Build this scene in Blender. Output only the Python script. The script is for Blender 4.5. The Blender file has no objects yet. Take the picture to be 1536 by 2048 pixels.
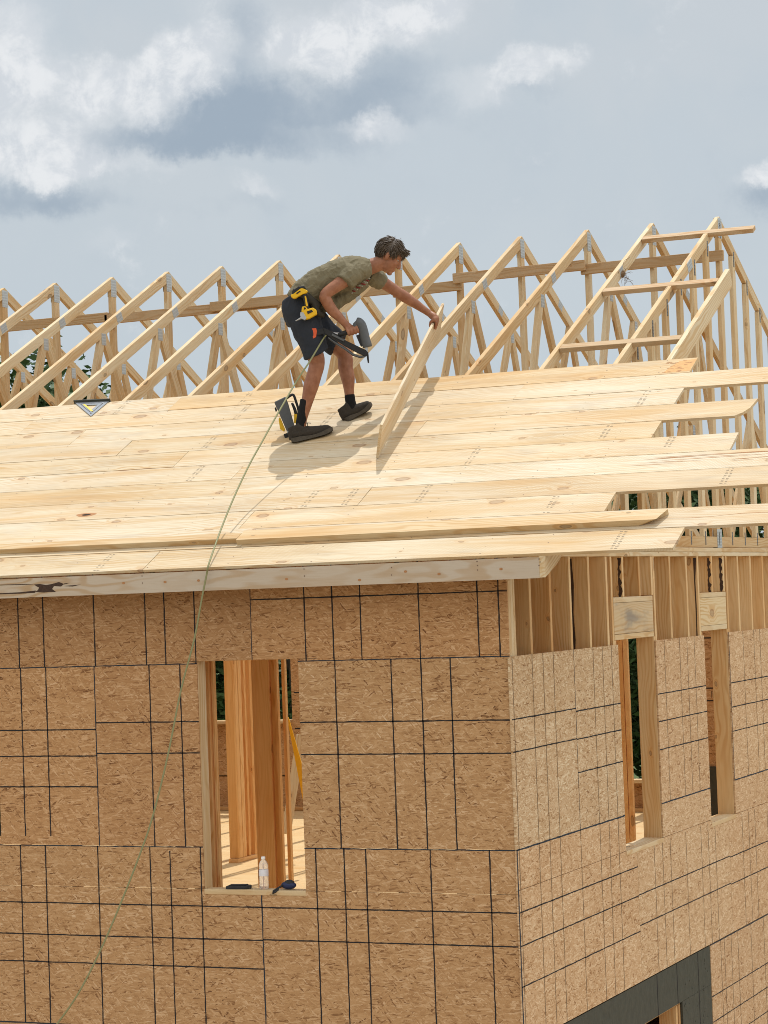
import bpy, math, random
from mathutils import Vector, Matrix, noise as mnoise
random.seed(7)
S = bpy.context.scene
COL = S.collection
V = Vector

# ------------------------------------------------------------------ camera
FPX = 4751.67                      # focal length in pixels of the 1536 x 2048 photograph
CAM = V((5.35465, -14.06547, 1.65138))
YAW, PITCH, ROLL = -0.414255, 0.0338858, -0.0363175
def cam_axes():
    cy, sy = math.cos(YAW), math.sin(YAW)
    f = V((sy, cy, 0)); r = V((cy, -sy, 0)); u = V((0, 0, 1))
    cp, sp = math.cos(PITCH), math.sin(PITCH)
    f2 = f * cp + u * sp; u2 = u * cp - f * sp
    cr, sr = math.cos(ROLL), math.sin(ROLL)
    return r * cr + u2 * sr, u2 * cr - r * sr, f2
CR, CU, CF = cam_axes()
cd = bpy.data.cameras.new('camera'); cam = bpy.data.objects.new('camera', cd); COL.objects.link(cam)
cd.sensor_fit = 'VERTICAL'; cd.sensor_height = 36; cd.sensor_width = 27
cd.lens = FPX / 2048 * 36; cd.clip_start = 0.1; cd.clip_end = 3000
M4 = Matrix((CR, CU, -CF)).transposed().to_4x4(); M4.translation = CAM
cam.matrix_world = M4
S.camera = cam

# ------------------------------------------------------------------ exposure, sun, sky
S.view_settings.view_transform = 'Standard'; S.view_settings.look = 'None'
S.view_settings.gamma = 1.0; S.view_settings.exposure = 0.0
S.render.resolution_x = 768; S.render.resolution_y = 1024
S.cycles.max_bounces = 10; S.cycles.diffuse_bounces = 8; S.cycles.filter_width = 0.95
S.cycles.denoising_prefilter = 'ACCURATE'
S.cycles.use_denoising = True
SUN = V((-0.03, 0.31, 0.95)).normalized()
sl = bpy.data.lights.new('sun', 'SUN'); sl.energy = 2.95; sl.angle = math.radians(0.5); sl.color = (1.0, 0.965, 0.90)
so = bpy.data.objects.new('sun', sl); COL.objects.link(so)
so.rotation_euler = SUN.to_track_quat('Z', 'Y').to_euler(); so.location = SUN * 60

class NT:                                           # small node-tree helper
    def __init__(s, tree): s.t = tree; s.n = tree.nodes; s.l = tree.links
    def node(s, typ, **kw):
        nd = s.n.new(typ)
        for k, v in kw.items(): setattr(nd, k, v)
        return nd
    def put(s, sock, v):
        if isinstance(v, bpy.types.NodeSocket): s.l.new(v, sock)
        elif v is not None: sock.default_value = v
    def math(s, op, a, b=None, c=None, clamp=False):
        nd = s.node('ShaderNodeMath', operation=op, use_clamp=clamp)
        for i, v in enumerate((a, b, c)): s.put(nd.inputs[i], v)
        return nd.outputs[0]
    def vmath(s, op, a, b=None, out=0):
        nd = s.node('ShaderNodeVectorMath', operation=op)
        s.put(nd.inputs[0], a); s.put(nd.inputs[1], b)
        return nd.outputs[out]
    def rng(s, v, a, b, c=0.0, d=1.0, smooth=True):
        nd = s.node('ShaderNodeMapRange', interpolation_type='SMOOTHSTEP' if smooth else 'LINEAR')
        for i, x in enumerate((v, a, b, c, d)): s.put(nd.inputs[i], x)
        return nd.outputs[0]
    def mix(s, f, a, b, typ='MIX'):
        nd = s.node('ShaderNodeMix', data_type='RGBA', blend_type=typ)
        s.put(nd.inputs[0], f); s.put(nd.inputs[6], a); s.put(nd.inputs[7], b)
        return nd.outputs[2]
    def noise(s, vec, scale, detail=3.0, rough=0.55, dist=0.0, out=0, dim='3D'):
        nd = s.node('ShaderNodeTexNoise', noise_dimensions=dim)
        s.put(nd.inputs['Vector'], vec); s.put(nd.inputs['Scale'], scale); s.put(nd.inputs['Detail'], detail)
        s.put(nd.inputs['Roughness'], rough); s.put(nd.inputs['Distortion'], dist)
        return nd.outputs[out]
    def ramp(s, f, stops):
        nd = s.node('ShaderNodeValToRGB'); s.put(nd.inputs[0], f)
        e = nd.color_ramp.elements
        while len(e) < len(stops): e.new(0.5)
        for i, (p, c) in enumerate(stops): e[i].position = p; e[i].color = tuple(c) + (1,)
        return nd.outputs[0]
    def comb(s, x, y, z=0.0):
        nd = s.node('ShaderNodeCombineXYZ')
        for i, v in enumerate((x, y, z)): s.put(nd.inputs[i], v)
        return nd.outputs[0]
    def sep(s, v):
        nd = s.node('ShaderNodeSeparateXYZ'); s.put(nd.inputs[0], v); return nd.outputs
    def mapping(s, v, scale=(1, 1, 1), rot=(0, 0, 0), loc=(0, 0, 0)):
        nd = s.node('ShaderNodeMapping'); s.put(nd.inputs[0], v)
        nd.inputs['Location'].default_value = loc; nd.inputs['Rotation'].default_value = rot; nd.inputs['Scale'].default_value = scale
        return nd.outputs[0]

def pix_dir(px, py): return (CF * FPX + CR * (px - 768) - CU * (py - 1024)).normalized()
def at(px, py, ax, val):                            # point on an axis plane seen at a pixel of the photograph (used for measuring)
    d = pix_dir(px, py); t = (val - CAM[ax]) / d[ax]; return CAM + d * t
def atY(px, py, Y): return at(px, py, 1, Y)
def azel(px, py):
    d = pix_dir(px, py); return math.atan2(d.x, d.y), math.asin(d.z)

def make_world():
    w = bpy.data.worlds.new("World"); S.world = w; w.use_nodes = True
    w.node_tree.nodes.clear(); T = NT(w.node_tree)
    tc = T.node('ShaderNodeTexCoord'); x, y, z = T.sep(T.vmath('NORMALIZE', tc.outputs['Generated']))
    az = T.math('ARCTAN2', x, y); el = T.math('ARCSINE', z)
    uv = T.comb(az, el)
    wob = T.noise(uv, 22, 7, 0.66, 0.0, out=1, dim='2D')
    wob = T.vmath('SCALE', T.vmath('SUBTRACT', wob, (0.5, 0.5, 0.5)), None); wob.node.inputs['Scale'].default_value = 0.030
    q = T.vmath('ADD', uv, wob)
    def blobs(lst):
        tot = None
        for px, py, rx, ry, amp in lst:
            a, e = azel(px, py)
            d = T.vmath('MULTIPLY', T.vmath('SUBTRACT', q, (a, e, 0)), (FPX / rx, FPX / ry, 0))
            v = T.rng(T.vmath('LENGTH', d, out=1), 0.1, 1.25, amp, 0.0)
            tot = v if tot is None else T.math('ADD', tot, v)
        return tot
    white = blobs([(10, 120, 110, 150, .95), (70, 290, 190, 70, .95), (335, 105, 75, 70, .95), (270, 195, 120, 80, .85),
                   (420, 60, 80, 90, .45), (620, 95, 140, 60, .95), (735, 40, 230, 75, .95), (160, 170, 140, 90, .6), (380, 120, 110, 80, .6), (870, 20, 90, 45, .6), (1075, 130, 120, 42, .9), (1150, 105, 45, 30, .5), (960, 160, 90, 40, .45),
                   (1530, 350, 60, 36, .9), (500, 370, 75, 30, .55), (60, 330, 180, 55, .6), (300, 330, 120, 40, .5), (760, 250, 110, 30, .45), (230, 490, 80, 30, .3), (640, 150, 120, 40, .4)])
    grey = blobs([(640, 215, 310, 62, .95), (430, 200, 200, 120, .75), (510, 60, 70, 80, .7), (80, 395, 210, 45, .95), (330, 275, 230, 55, .75), (250, 300, 250, 50, .5), (570, 285, 220, 35, .6),
                  (760, 140, 180, 60, .6), (1515, 405, 70, 50, .8), (430, 410, 170, 40, .4), (120, 210, 120, 60, .35), (1080, 165, 130, 25, .35)])
    n = T.noise(uv, 30, 9, 0.68, 0.15, dim='2D')
    n2 = T.noise(uv, 13, 5, 0.55, 0.2, dim='2D')
    wm = T.rng(T.math('ADD', white, T.math('MULTIPLY', T.math('SUBTRACT', n, 0.5), 2.2)), 0.20, 1.10)
    gm = T.math('MULTIPLY', T.rng(T.math('ADD', grey, T.math('ADD', T.math('MULTIPLY', T.math('SUBTRACT', n2, 0.5), 1.3), T.math('MULTIPLY', T.math('SUBTRACT', n, 0.5), 0.8))), 0.05, 1.35), 0.95)
    base = T.mix(T.rng(el, 0.02, 0.26), (0.565, 0.638, 0.690, 1), (0.590, 0.638, 0.680, 1))
    base = T.mix(T.rng(n2, 0.35, 0.75), base, (0.545, 0.612, 0.668, 1))
    c = T.mix(gm, base, (0.345, 0.422, 0.508, 1))
    ws = T.math('MULTIPLY', T.rng(T.math('ADD', white, T.math('MULTIPLY', T.math('SUBTRACT', n2, 0.5), 1.2)), 0.0, 1.0), 0.75)
    c = T.mix(ws, c, (0.76, 0.785, 0.81, 1))
    n3 = T.noise(uv, 55, 8, 0.65, 0.2, dim='2D')
    c = T.mix(T.math('MULTIPLY', wm, 0.85), c, T.mix(T.rng(n3, .36, .62), (0.66, 0.70, 0.745, 1), (0.86, 0.875, 0.89, 1)))
    # unseen sky above the view, brightened to add fill light on the walls
    high = T.rng(el, 0.30, 0.80)
    hc = T.mix(T.noise(tc.outputs['Generated'], 3.0, 4), (0.66, 0.80, 1.02, 1), (1.08, 1.10, 1.10, 1))
    c = T.mix(high, c, hc)
    back = T.math('MULTIPLY', T.rng(y, 0.1, -0.5), T.rng(el, 0.02, 0.3))     # unseen bright sky added behind the camera to lift the front wall
    c = T.mix(back, c, (1.12, 1.10, 1.04, 1))
    side = T.math('MULTIPLY', T.rng(x, 0.25, 0.8), T.rng(el, 0.03, 0.35))      # unseen glow added to the sky at right, brightening the gable wall
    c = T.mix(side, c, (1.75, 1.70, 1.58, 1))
    sky = T.node('ShaderNodeTexSky', sky_type='NISHITA', sun_disc=False)
    sky.sun_elevation = math.asin(SUN.z); sky.sun_rotation = math.atan2(SUN.x, SUN.y)
    b1 = T.node('ShaderNodeBackground'); T.put(b1.inputs[0], sky.outputs[0]); b1.inputs[1].default_value = 0.08
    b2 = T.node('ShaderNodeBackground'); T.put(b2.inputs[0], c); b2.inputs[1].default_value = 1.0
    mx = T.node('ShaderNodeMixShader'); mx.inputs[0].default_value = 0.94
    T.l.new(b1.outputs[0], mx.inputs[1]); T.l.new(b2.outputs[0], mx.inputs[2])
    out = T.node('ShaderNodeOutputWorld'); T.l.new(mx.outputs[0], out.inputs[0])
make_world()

# ------------------------------------------------------------------ materials
MAT = {}
def new_mat(name, rough=0.8):
    m = bpy.data.materials.new(name); m.use_nodes = True
    T = NT(m.node_tree); b = T.n['Principled BSDF']; b.inputs['Roughness'].default_value = rough
    b.inputs['Specular IOR Level'].default_value = 0.25
    MAT[name] = m
    return m, T, b
def plain(name, col, rough=0.7, metal=0.0, var=0.15, scale=40, spec=0.3, bump=0.0):
    m, T, b = new_mat(name, rough)
    tc = T.node('ShaderNodeTexCoord')
    n = T.noise(tc.outputs['Object'], scale, 4)
    c = T.mix(n, tuple(x * (1 - var) for x in col) + (1,), tuple(min(1, x * (1 + var)) for x in col) + (1,))
    T.put(b.inputs['Base Color'], c); b.inputs['Metallic'].default_value = metal; b.inputs['Specular IOR Level'].default_value = spec
    if bump:
        bp = T.node('ShaderNodeBump'); bp.inputs['Strength'].default_value = bump; bp.inputs['Distance'].default_value = 0.01
        T.put(bp.inputs['Height'], n); T.put(b.inputs['Normal'], bp.outputs[0])
    return m
def wood(name, tones, knot=0.5, streak=0.35, dark=(0.20, 0.09, 0.035), saw=0.0, grey=0.0, fine=1.0):
    m, T, b = new_mat(name, 0.72)
    tc = T.node('ShaderNodeTexCoord'); oi = T.node('ShaderNodeObjectInfo'); R = oi.outputs['Random']
    off = T.comb(T.math('MULTIPLY', R, 53.7), T.math('MULTIPLY', R, 17.3), T.math('MULTIPLY', R, 29.1))
    p = T.vmath('ADD', tc.outputs['Object'], off)
    lng = T.noise(T.mapping(p, (0.35, 1.5, 1.5)), 1.0, 3)
    tone = T.ramp(T.math('ADD', R, T.math('MULTIPLY', T.math('SUBTRACT', lng, 0.5), 0.45), clamp=True), [(i / max(1, len(tones) - 1), t) for i, t in enumerate(tones)])
    low = T.noise(T.mapping(p, (0.7, 7, 7)), 1.0, 4, 0.55, 0.6)
    # knots
    px_, py_, pz_ = T.sep(p)
    kv = T.vmath('ADD', T.comb(T.math('MULTIPLY', px_, 2.3), T.math('MULTIPLY', T.math('ADD', py_, T.math('MULTIPLY', pz_, 1.7)), 4.2)), T.vmath('MULTIPLY', T.noise(p, 9, 2, out=1), (0.12, 0.16, 0.0)))
    vo = T.node('ShaderNodeTexVoronoi', voronoi_dimensions='2D'); T.put(vo.inputs['Vector'], kv); vo.inputs['Scale'].default_value = 1.0; vo.inputs['Randomness'].default_value = 1.0
    d = vo.outputs['Distance']; rs = T.sep(vo.outputs['Color'])
    gate = T.math('LESS_THAN', rs[0], knot)
    size = T.math('ADD', 0.025, T.math('MULTIPLY', T.math('POWER', rs[1], 2.2), 0.11))
    core = T.math('MULTIPLY', T.rng(T.math('DIVIDE', d, size), 0.55, 1.0, 1.0, 0.0), gate)
    rim = T.math('MULTIPLY', T.rng(T.math('ABSOLUTE', T.math('SUBTRACT', T.math('DIVIDE', d, size), 0.9)), 0.05, 0.3, 1.0, 0.0), gate)
    halo = T.math('MULTIPLY', T.rng(T.math('DIVIDE', d, size), 0.8, 3.4, 1.0, 0.0), gate)
    # cathedral grain bent round the knots
    gy = T.vmath('ADD', p, T.vmath('SCALE', T.noise(T.mapping(p, (1.1, 5, 5)), 1.0, 2, out=1), None))
    gy.node.inputs[1].links[0].from_node.inputs['Scale'].default_value = 0.22
    wv = T.node('ShaderNodeTexWave', wave_type='BANDS', bands_direction='Y')
    T.put(wv.inputs['Vector'], T.mapping(gy, (0.10, 1, 0.7))); wv.inputs['Scale'].default_value = 11; wv.inputs['Distortion'].default_value = 3.5; wv.inputs['Detail'].default_value = 3
    T.put(wv.inputs['Phase Offset'], T.math('MULTIPLY', halo, 7.0))
    fn = T.noise(T.mapping(p, (5, 210, 210)), 1.0, 2)
    c = T.mix(T.math('MULTIPLY', T.rng(low, 0.42, 0.78), streak), tone, T.mix(1.0, tone, (0.86, 0.66, 0.42, 1), 'MULTIPLY'))
    c = T.mix(T.math('MULTIPLY', T.rng(wv.outputs['Fac'], 0.35, 1.0), T.rng(T.noise(T.mapping(p, (0.9, 3, 3)), 1.0, 2), 0.35, 0.7, 0.18, 0.80)), c, T.mix(1.0, tone, (0.80, 0.62, 0.42, 1), 'MULTIPLY'))
    c = T.mix(T.math('MULTIPLY', T.rng(fn, 0.45, 0.8), 0.22 * fine), c, T.mix(1.0, tone, (0.70, 0.55, 0.40, 1), 'MULTIPLY'))
    c = T.mix(T.math('MULTIPLY', halo, 0.30), c, T.mix(1.0, tone, (0.88, 0.60, 0.34, 1), 'MULTIPLY'))
    c = T.mix(T.math('MULTIPLY', core, 0.75), c, T.mix(0.6, tone, dark + (1,)))
    c = T.mix(T.math('MULTIPLY', rim, 0.55), c, dark + (1,))
    pat_ = T.rng(T.noise(T.mapping(p, (0.55, 1.6, 1.6)), 1.0, 3, 0.5, 0.8), 0.50, 0.68)
    c = T.mix(T.math('MULTIPLY', pat_, 0.38 * streak), c, T.mix(1.0, c, (1.0, 0.86, 0.66, 1), 'MULTIPLY'))
    if grey:
        g = T.noise(T.mapping(p, (1.2, 4, 4)), 1.3, 4, 0.6)
        c = T.mix(T.math('MULTIPLY', T.rng(g, 0.5, 0.72), grey), c, (0.22, 0.205, 0.19, 1))
    hgt = T.math('ADD', fn, T.math('MULTIPLY', wv.outputs['Fac'], 0.4))
    if saw:                                         # saw-tooth marks across the board
        wk = T.node('ShaderNodeTexWave', wave_type='BANDS', bands_direction='X')
        T.put(wk.inputs['Vector'], T.mapping(p, (1, 0.25, 0.25))); wk.inputs['Scale'].default_value = 34; wk.inputs['Distortion'].default_value = 2.5; wk.inputs['Detail'].default_value = 2
        pat = T.rng(T.noise(T.mapping(p, (1.3, 6, 6)), 1.0, 2), 0.4, 0.65)
        sm = T.math('MULTIPLY', T.math('MULTIPLY', T.rng(wk.outputs['Fac'], 0.3, 0.9), pat), saw)
        c = T.mix(sm, c, T.mix(1.0, tone, (0.76, 0.62, 0.44, 1), 'MULTIPLY'))
        hgt = T.math('ADD', hgt, T.math('MULTIPLY', wk.outputs['Fac'], 0.8))
    T.put(b.inputs['Base Color'], c)
    bp = T.node('ShaderNodeBump'); bp.inputs['Strength'].default_value = 0.25; bp.inputs['Distance'].default_value = 0.0015
    T.put(bp.inputs['Height'], hgt); T.put(b.inputs['Normal'], bp.outputs[0])
    return m
def osb(name, axes, stops, gain=1.0):
    m, T, b = new_mat(name, 0.8)
    tc = T.node('ShaderNodeTexCoord'); s = T.sep(tc.outputs['Object'])
    p = T.comb(s[axes[0]], s[axes[1]])
    oi = T.node('ShaderNodeObjectInfo')
    p = T.vmath('ADD', p, T.comb(T.math('MULTIPLY', oi.outputs['Random'], 31.0), T.math('MULTIPLY', oi.outputs['Random'], 13.0)))
    wob = T.vmath('SCALE', T.vmath('SUBTRACT', T.noise(p, 16, 2, out=1), (0.5, 0.5, 0.5)), None); wob.node.inputs['Scale'].default_value = 0.016
    p = T.vmath('ADD', p, wob)
    val = None
    for i, (ang, sx, sy, th) in enumerate([(4, 8, 40, 0), (-22, 10, 52, .45), (31, 9, 50, .5), (-55, 12, 60, .64), (68, 12, 58, .70), (14, 17, 100, .60), (-38, 18, 120, .68), (-8, 13, 85, .66), (48, 22, 130, .78), (2, 26, 190, .74)]):
        q = T.mapping(p, (sx, sy, 1), (0, 0, 0), (i * 3.7, i * 1.9, 0))
        rot = T.mapping(p, (1, 1, 1), (0, 0, math.radians(ang)))
        T.put(q.node.inputs[0], rot)
        vo = T.node('ShaderNodeTexVoronoi', voronoi_dimensions='2D'); T.put(vo.inputs['Vector'], q); vo.inputs['Scale'].default_value = 1.0
        cs = T.sep(vo.outputs['Color'])
        if val is None: val = cs[0]
        else:
            nd = T.node('ShaderNodeMix', data_type='FLOAT'); T.put(nd.inputs[0], T.math('GREATER_THAN', cs[1], th)); T.put(nd.inputs[2], val); T.put(nd.inputs[3], cs[0]); val = nd.outputs[0]
    big = T.noise(p, 1.7, 3)
    fine = T.noise(T.mapping(p, (40, 160, 1)), 1.0, 3)
    v = T.math('ADD', T.math('ADD', T.math('MULTIPLY', val, 0.82), T.math('MULTIPLY', fine, 0.30)), T.math('MULTIPLY', T.math('SUBTRACT', big, 0.5), 0.35))
    c = T.ramp(T.math('SUBTRACT', v, 0.08, clamp=True), [(x, tuple(k * gain for k in cc)) for x, cc in stops])
    c = T.mix(1.0, c, T.ramp(oi.outputs['Random'], [(0, (.88, .86, .84)), (.5, (1, .97, .93)), (1, (.96, 1, 1.02))]), 'MULTIPLY')
    T.put(b.inputs['Base Color'], c)
    bp = T.node('ShaderNodeBump'); bp.inputs['Strength'].default_value = 0.35; bp.inputs['Distance'].default_value = 0.003
    T.put(bp.inputs['Height'], v); T.put(b.inputs['Normal'], bp.outputs[0])
    return m

wood('board_pine', [(0.62, 0.49, 0.30), (0.645, 0.57, 0.44), (0.585, 0.50, 0.37), (0.655, 0.555, 0.40), (0.665, 0.605, 0.485), (0.60, 0.505, 0.355), (0.635, 0.495, 0.305)], knot=0.52, streak=0.95, saw=0.6, dark=(0.21, 0.085, 0.03), fine=2.4, grey=0.22)
wood('frame_spruce', [(0.56, 0.40, 0.22), (0.66, 0.55, 0.37), (0.60, 0.46, 0.28), (0.68, 0.58, 0.41), (0.52, 0.37, 0.20)], knot=0.36, streak=0.85, dark=(0.10, 0.05, 0.02), fine=1.8)
wood('stud_spruce', [(0.58, 0.36, 0.165), (0.64, 0.42, 0.21), (0.45, 0.255, 0.105), (0.62, 0.42, 0.215), (0.38, 0.205, 0.085)], knot=0.40, streak=0.8, dark=(0.09, 0.04, 0.018), fine=1.6)
wood('wall_stud', [(0.66, 0.47, 0.26), (0.72, 0.54, 0.32), (0.60, 0.41, 0.21), (0.70, 0.52, 0.30), (0.54, 0.36, 0.18)], knot=0.45, streak=0.85, dark=(0.10, 0.04, 0.018), fine=1.6)
wood('post_lit', [(0.78, 0.47, 0.20), (0.84, 0.56, 0.28), (0.74, 0.43, 0.17), (0.82, 0.55, 0.28)], knot=0.3, streak=0.6, dark=(0.14, 0.06, 0.02), fine=1.4)  # lighter copy of the stud wood, bounced floor light put into its colour
wood('brown_block', [(0.48, 0.35, 0.21), (0.53, 0.39, 0.25)], knot=0.25, streak=0.5, dark=(0.12, 0.06, 0.03))
wood('fascia_pine', [(0.50, 0.43, 0.35), (0.53, 0.455, 0.375)], knot=0.12, streak=0.3, dark=(0.12, 0.08, 0.06))
wood('grey_header', [(0.60, 0.48, 0.31), (0.58, 0.46, 0.30)], knot=0.15, streak=0.4, grey=0.75)
wood('plain_header', [(0.66, 0.53, 0.33), (0.66, 0.53, 0.33)], knot=0.12, streak=0.5)
wood('floor_ply', [(0.68, 0.51, 0.28), (0.68, 0.51, 0.28)], knot=0.2, streak=0.4)
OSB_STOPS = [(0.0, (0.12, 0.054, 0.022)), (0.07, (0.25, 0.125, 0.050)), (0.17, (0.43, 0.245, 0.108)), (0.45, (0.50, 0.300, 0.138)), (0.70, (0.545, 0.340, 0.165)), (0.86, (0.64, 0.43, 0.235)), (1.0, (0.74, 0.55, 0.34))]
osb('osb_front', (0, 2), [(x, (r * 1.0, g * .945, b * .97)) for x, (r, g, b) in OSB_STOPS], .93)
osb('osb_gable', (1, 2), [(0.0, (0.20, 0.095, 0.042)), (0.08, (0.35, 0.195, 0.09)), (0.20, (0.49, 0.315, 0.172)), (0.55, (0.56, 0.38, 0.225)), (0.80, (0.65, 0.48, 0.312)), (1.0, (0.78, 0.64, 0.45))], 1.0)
plain('faint_ink', (0.19, 0.125, 0.07), 0.8, var=0.4, scale=80)
plain('ink', (0.018, 0.016, 0.018), 0.8, var=0.3)
plain('blue_ink', (0.022, 0.030, 0.044), 0.8, var=0.4, scale=60)
plain('stamp_ink', (0.20, 0.16, 0.12), 0.9, var=0.4, scale=90)
plain('nail_head', (0.16, 0.10, 0.07), 0.6, var=0.2)
plain('bark_dark', (0.060, 0.036, 0.026), 0.9, var=0.5, scale=60, bump=0.8)
plain('galvanized', (0.50, 0.53, 0.55), 0.5, metal=0.35, var=0.2, scale=140)
plain('plate_slot', (0.38, 0.40, 0.41), 0.6, metal=0.2, var=0.3, scale=120)
plain('dark_plate', (0.13, 0.13, 0.135), 0.6, metal=0.3, var=0.3, scale=120)
plain('membrane', (0.048, 0.049, 0.038), 0.6, var=0.35, scale=14, bump=0.7)
def ground_mat():
    m, T, b = new_mat('dirt', 0.95); tc = T.node('ShaderNodeTexCoord'); o_ = tc.outputs['Object']; x, y, z = T.sep(o_)
    n = T.noise(o_, 1.5, 4); n2 = T.noise(o_, 0.12, 3)
    soil = T.mix(n, (.33, .25, .17, 1), (.46, .37, .27, 1)); grass = T.mix(n, (.045, .075, .022, 1), (.10, .13, .045, 1))
    far = T.math('MAXIMUM', T.rng(T.math('ADD', y, T.math('MULTIPLY', n2, 6)), 19, 23), T.rng(T.math('ADD', T.math('MULTIPLY', y, -1), T.math('MULTIPLY', n2, 6)), 26, 30))
    T.put(b.inputs['Base Color'], T.mix(far, soil, grass))
ground_mat()
plain('bark', (0.10, 0.075, 0.05), 0.9, var=0.3, scale=20, bump=0.5)

# ------------------------------------------------------------------ mesh helpers
class MB:
    def __init__(s): s.v = []; s.f = []; s.m = []; s.M = None
    def add(s, vs, fs, mi=0):
        o = len(s.v); s.v += [V(v) for v in vs]; s.f += [tuple(i + o for i in f) for f in fs]; s.m += [mi] * len(fs)
    def box(s, x0, x1, y0, y1, z0, z1, mi=0):
        s.add([(x0, y0, z0), (x1, y0, z0), (x1, y1, z0), (x0, y1, z0), (x0, y0, z1), (x1, y0, z1), (x1, y1, z1), (x0, y1, z1)],
              [(0, 3, 2, 1), (4, 5, 6, 7), (0, 1, 5, 4), (1, 2, 6, 5), (2, 3, 7, 6), (3, 0, 4, 7)], mi)
    def prism(s, pts, ext, mi=0):                   # planar polygon (3-D points) extruded by the vector ext
        n = len(pts); a = [V(p) for p in pts]; e = V(ext)
        nrm = V((0, 0, 0))
        for i in range(n): nrm += a[i].cross(a[(i + 1) % n])
        if nrm.dot(e) > 0: a.reverse()
        s.add(a + [p + e for p in a], [tuple(range(n))] + [tuple(range(2 * n - 1, n - 1, -1))] +
              [((i + 1) % n, i, i + n, (i + 1) % n + n) for i in range(n)], mi)
    def tube(s, pts, rad, n=10, mi=0, flat=1.0, side=None):   # tapered tube through points; flat squeezes it along the vector side
        pts = [V(p) for p in pts]
        if not hasattr(rad, '__len__'): rad = [rad] * len(pts)
        up = V((0.13, 0.21, 0.97)); vs = []; fs = []
        for i, p in enumerate(pts):
            t = (pts[min(i + 1, len(pts) - 1)] - pts[max(i - 1, 0)]).normalized()
            if side is not None:
                b_ = (V(side) - t * t.dot(V(side))).normalized(); a_ = b_.cross(t).normalized()
            else:
                a_ = up.cross(t)
                if a_.length < 0.05: a_ = V((1, 0, 0)).cross(t)
                a_.normalize(); b_ = t.cross(a_).normalized(); up = b_
            for k in range(n):
                an = 2 * math.pi * k / n
                vs.append(p + (a_ * math.cos(an) + b_ * math.sin(an) * flat) * rad[i])
        for i in range(len(pts) - 1):
            for k in range(n):
                fs.append((i * n + k, i * n + (k + 1) % n, (i + 1) * n + (k + 1) % n, (i + 1) * n + k))
        fs.append(tuple(range(n - 1, -1, -1))); fs.append(tuple(range((len(pts) - 1) * n, len(pts) * n)))
        s.add(vs, fs, mi)
    def ball(s, c, ax, mi=0, nu=16, nv=10):         # ellipsoid, ax = three half-axis vectors
        c = V(c); ax = [V(a) for a in ax]; vs = [c + ax[2]]; fs = []
        for j in range(1, nv):
            th = math.pi * j / nv
            for i in range(nu):
                ph = 2 * math.pi * i / nu
                vs.append(c + ax[0] * (math.sin(th) * math.cos(ph)) + ax[1] * (math.sin(th) * math.sin(ph)) + ax[2] * math.cos(th))
        vs.append(c - ax[2]); L = len(vs) - 1
        for i in range(nu):
            fs.append((0, 1 + i, 1 + (i + 1) % nu)); fs.append((L, 1 + (nv - 2) * nu + (i + 1) % nu, 1 + (nv - 2) * nu + i))
            for j in range(nv - 2):
                a = 1 + j * nu + i; b = 1 + j * nu + (i + 1) % nu
                fs.append((a, a + nu, b + nu, b))
        s.add(vs, fs, mi)
    def lathe(s, base, prof, n=20, mi=0):
        base = V(base); vs = []; fs = []
        for r, z in prof:
            for k in range(n):
                a = 2 * math.pi * k / n; vs.append(base + V((r * math.cos(a), r * math.sin(a), z)))
        for i in range(len(prof) - 1):
            for k in range(n): fs.append((i * n + k, i * n + (k + 1) % n, (i + 1) * n + (k + 1) % n, (i + 1) * n + k))
        fs.append(tuple(range(n - 1, -1, -1))); fs.append(tuple(range((len(prof) - 1) * n, len(prof) * n)))
        s.add(vs, fs, mi)
    def mesh(s, name, mats, smooth=False):
        me = bpy.data.meshes.new(name); me.from_pydata([tuple(v) for v in s.v], [], s.f)
        for m in (mats if isinstance(mats, (list, tuple)) else [mats]): me.materials.append(MAT[m])
        me.polygons.foreach_set('material_index', s.m)
        if smooth: me.polygons.foreach_set('use_smooth', [True] * len(me.polygons))
        me.update(); return me
    def build(s, name, mats, parent=None, frame=None, smooth=False):
        # frame: matrix whose local space the mesh is stored in (points were given in world space)
        if frame is not None:
            inv = frame.inverted(); s.v = [inv @ v for v in s.v]
        o = bpy.data.objects.new(name, s.mesh(name, mats, smooth)); COL.objects.link(o)
        if parent is not None:
            o.parent = parent
        if frame is None: frame = Matrix.Identity(4)
        o.matrix_local = (rest(parent).inverted() @ frame) if parent is not None else frame
        return o
REST = {}
def rest(o): return REST.get(o.name, Matrix.Identity(4)) if o is not None else Matrix.Identity(4)
def tag(o, label=None, cat=None, group=None, kind=None):
    for k, v in (('label', label), ('category', cat), ('group', group), ('kind', kind)):
        if v: o[k] = v
    if label and not kind: o['kind'] = 'thing'
    return o
def empty(name, loc=(0, 0, 0), label=None, cat=None, group=None):
    o = bpy.data.objects.new(name, None); COL.objects.link(o); o.location = loc; o.empty_display_size = 0.1
    REST[o.name] = Matrix.Translation(V(loc))
    return tag(o, label, cat, group)
def frame(o, x, y, z):                              # frame matrix from origin and three axes
    m = Matrix((V(x), V(y), V(z))).transposed().to_4x4(); m.translation = V(o); return m
def axes_from(x, zhint):
    x = V(x).normalized(); z = V(zhint); z = (z - x * x.dot(z)).normalized(); return x, z.cross(x).normalized(), z
def chamfer(o, w=0.0025):
    import bmesh
    bm = bmesh.new(); bm.from_mesh(o.data)
    bmesh.ops.bevel(bm, geom=[e for e in bm.edges if len(e.link_faces) == 2 and e.calc_face_angle(0) > 0.6], offset=w, segments=1, profile=0.5, affect='EDGES')
    bm.to_mesh(o.data); bm.free(); return o
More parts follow.
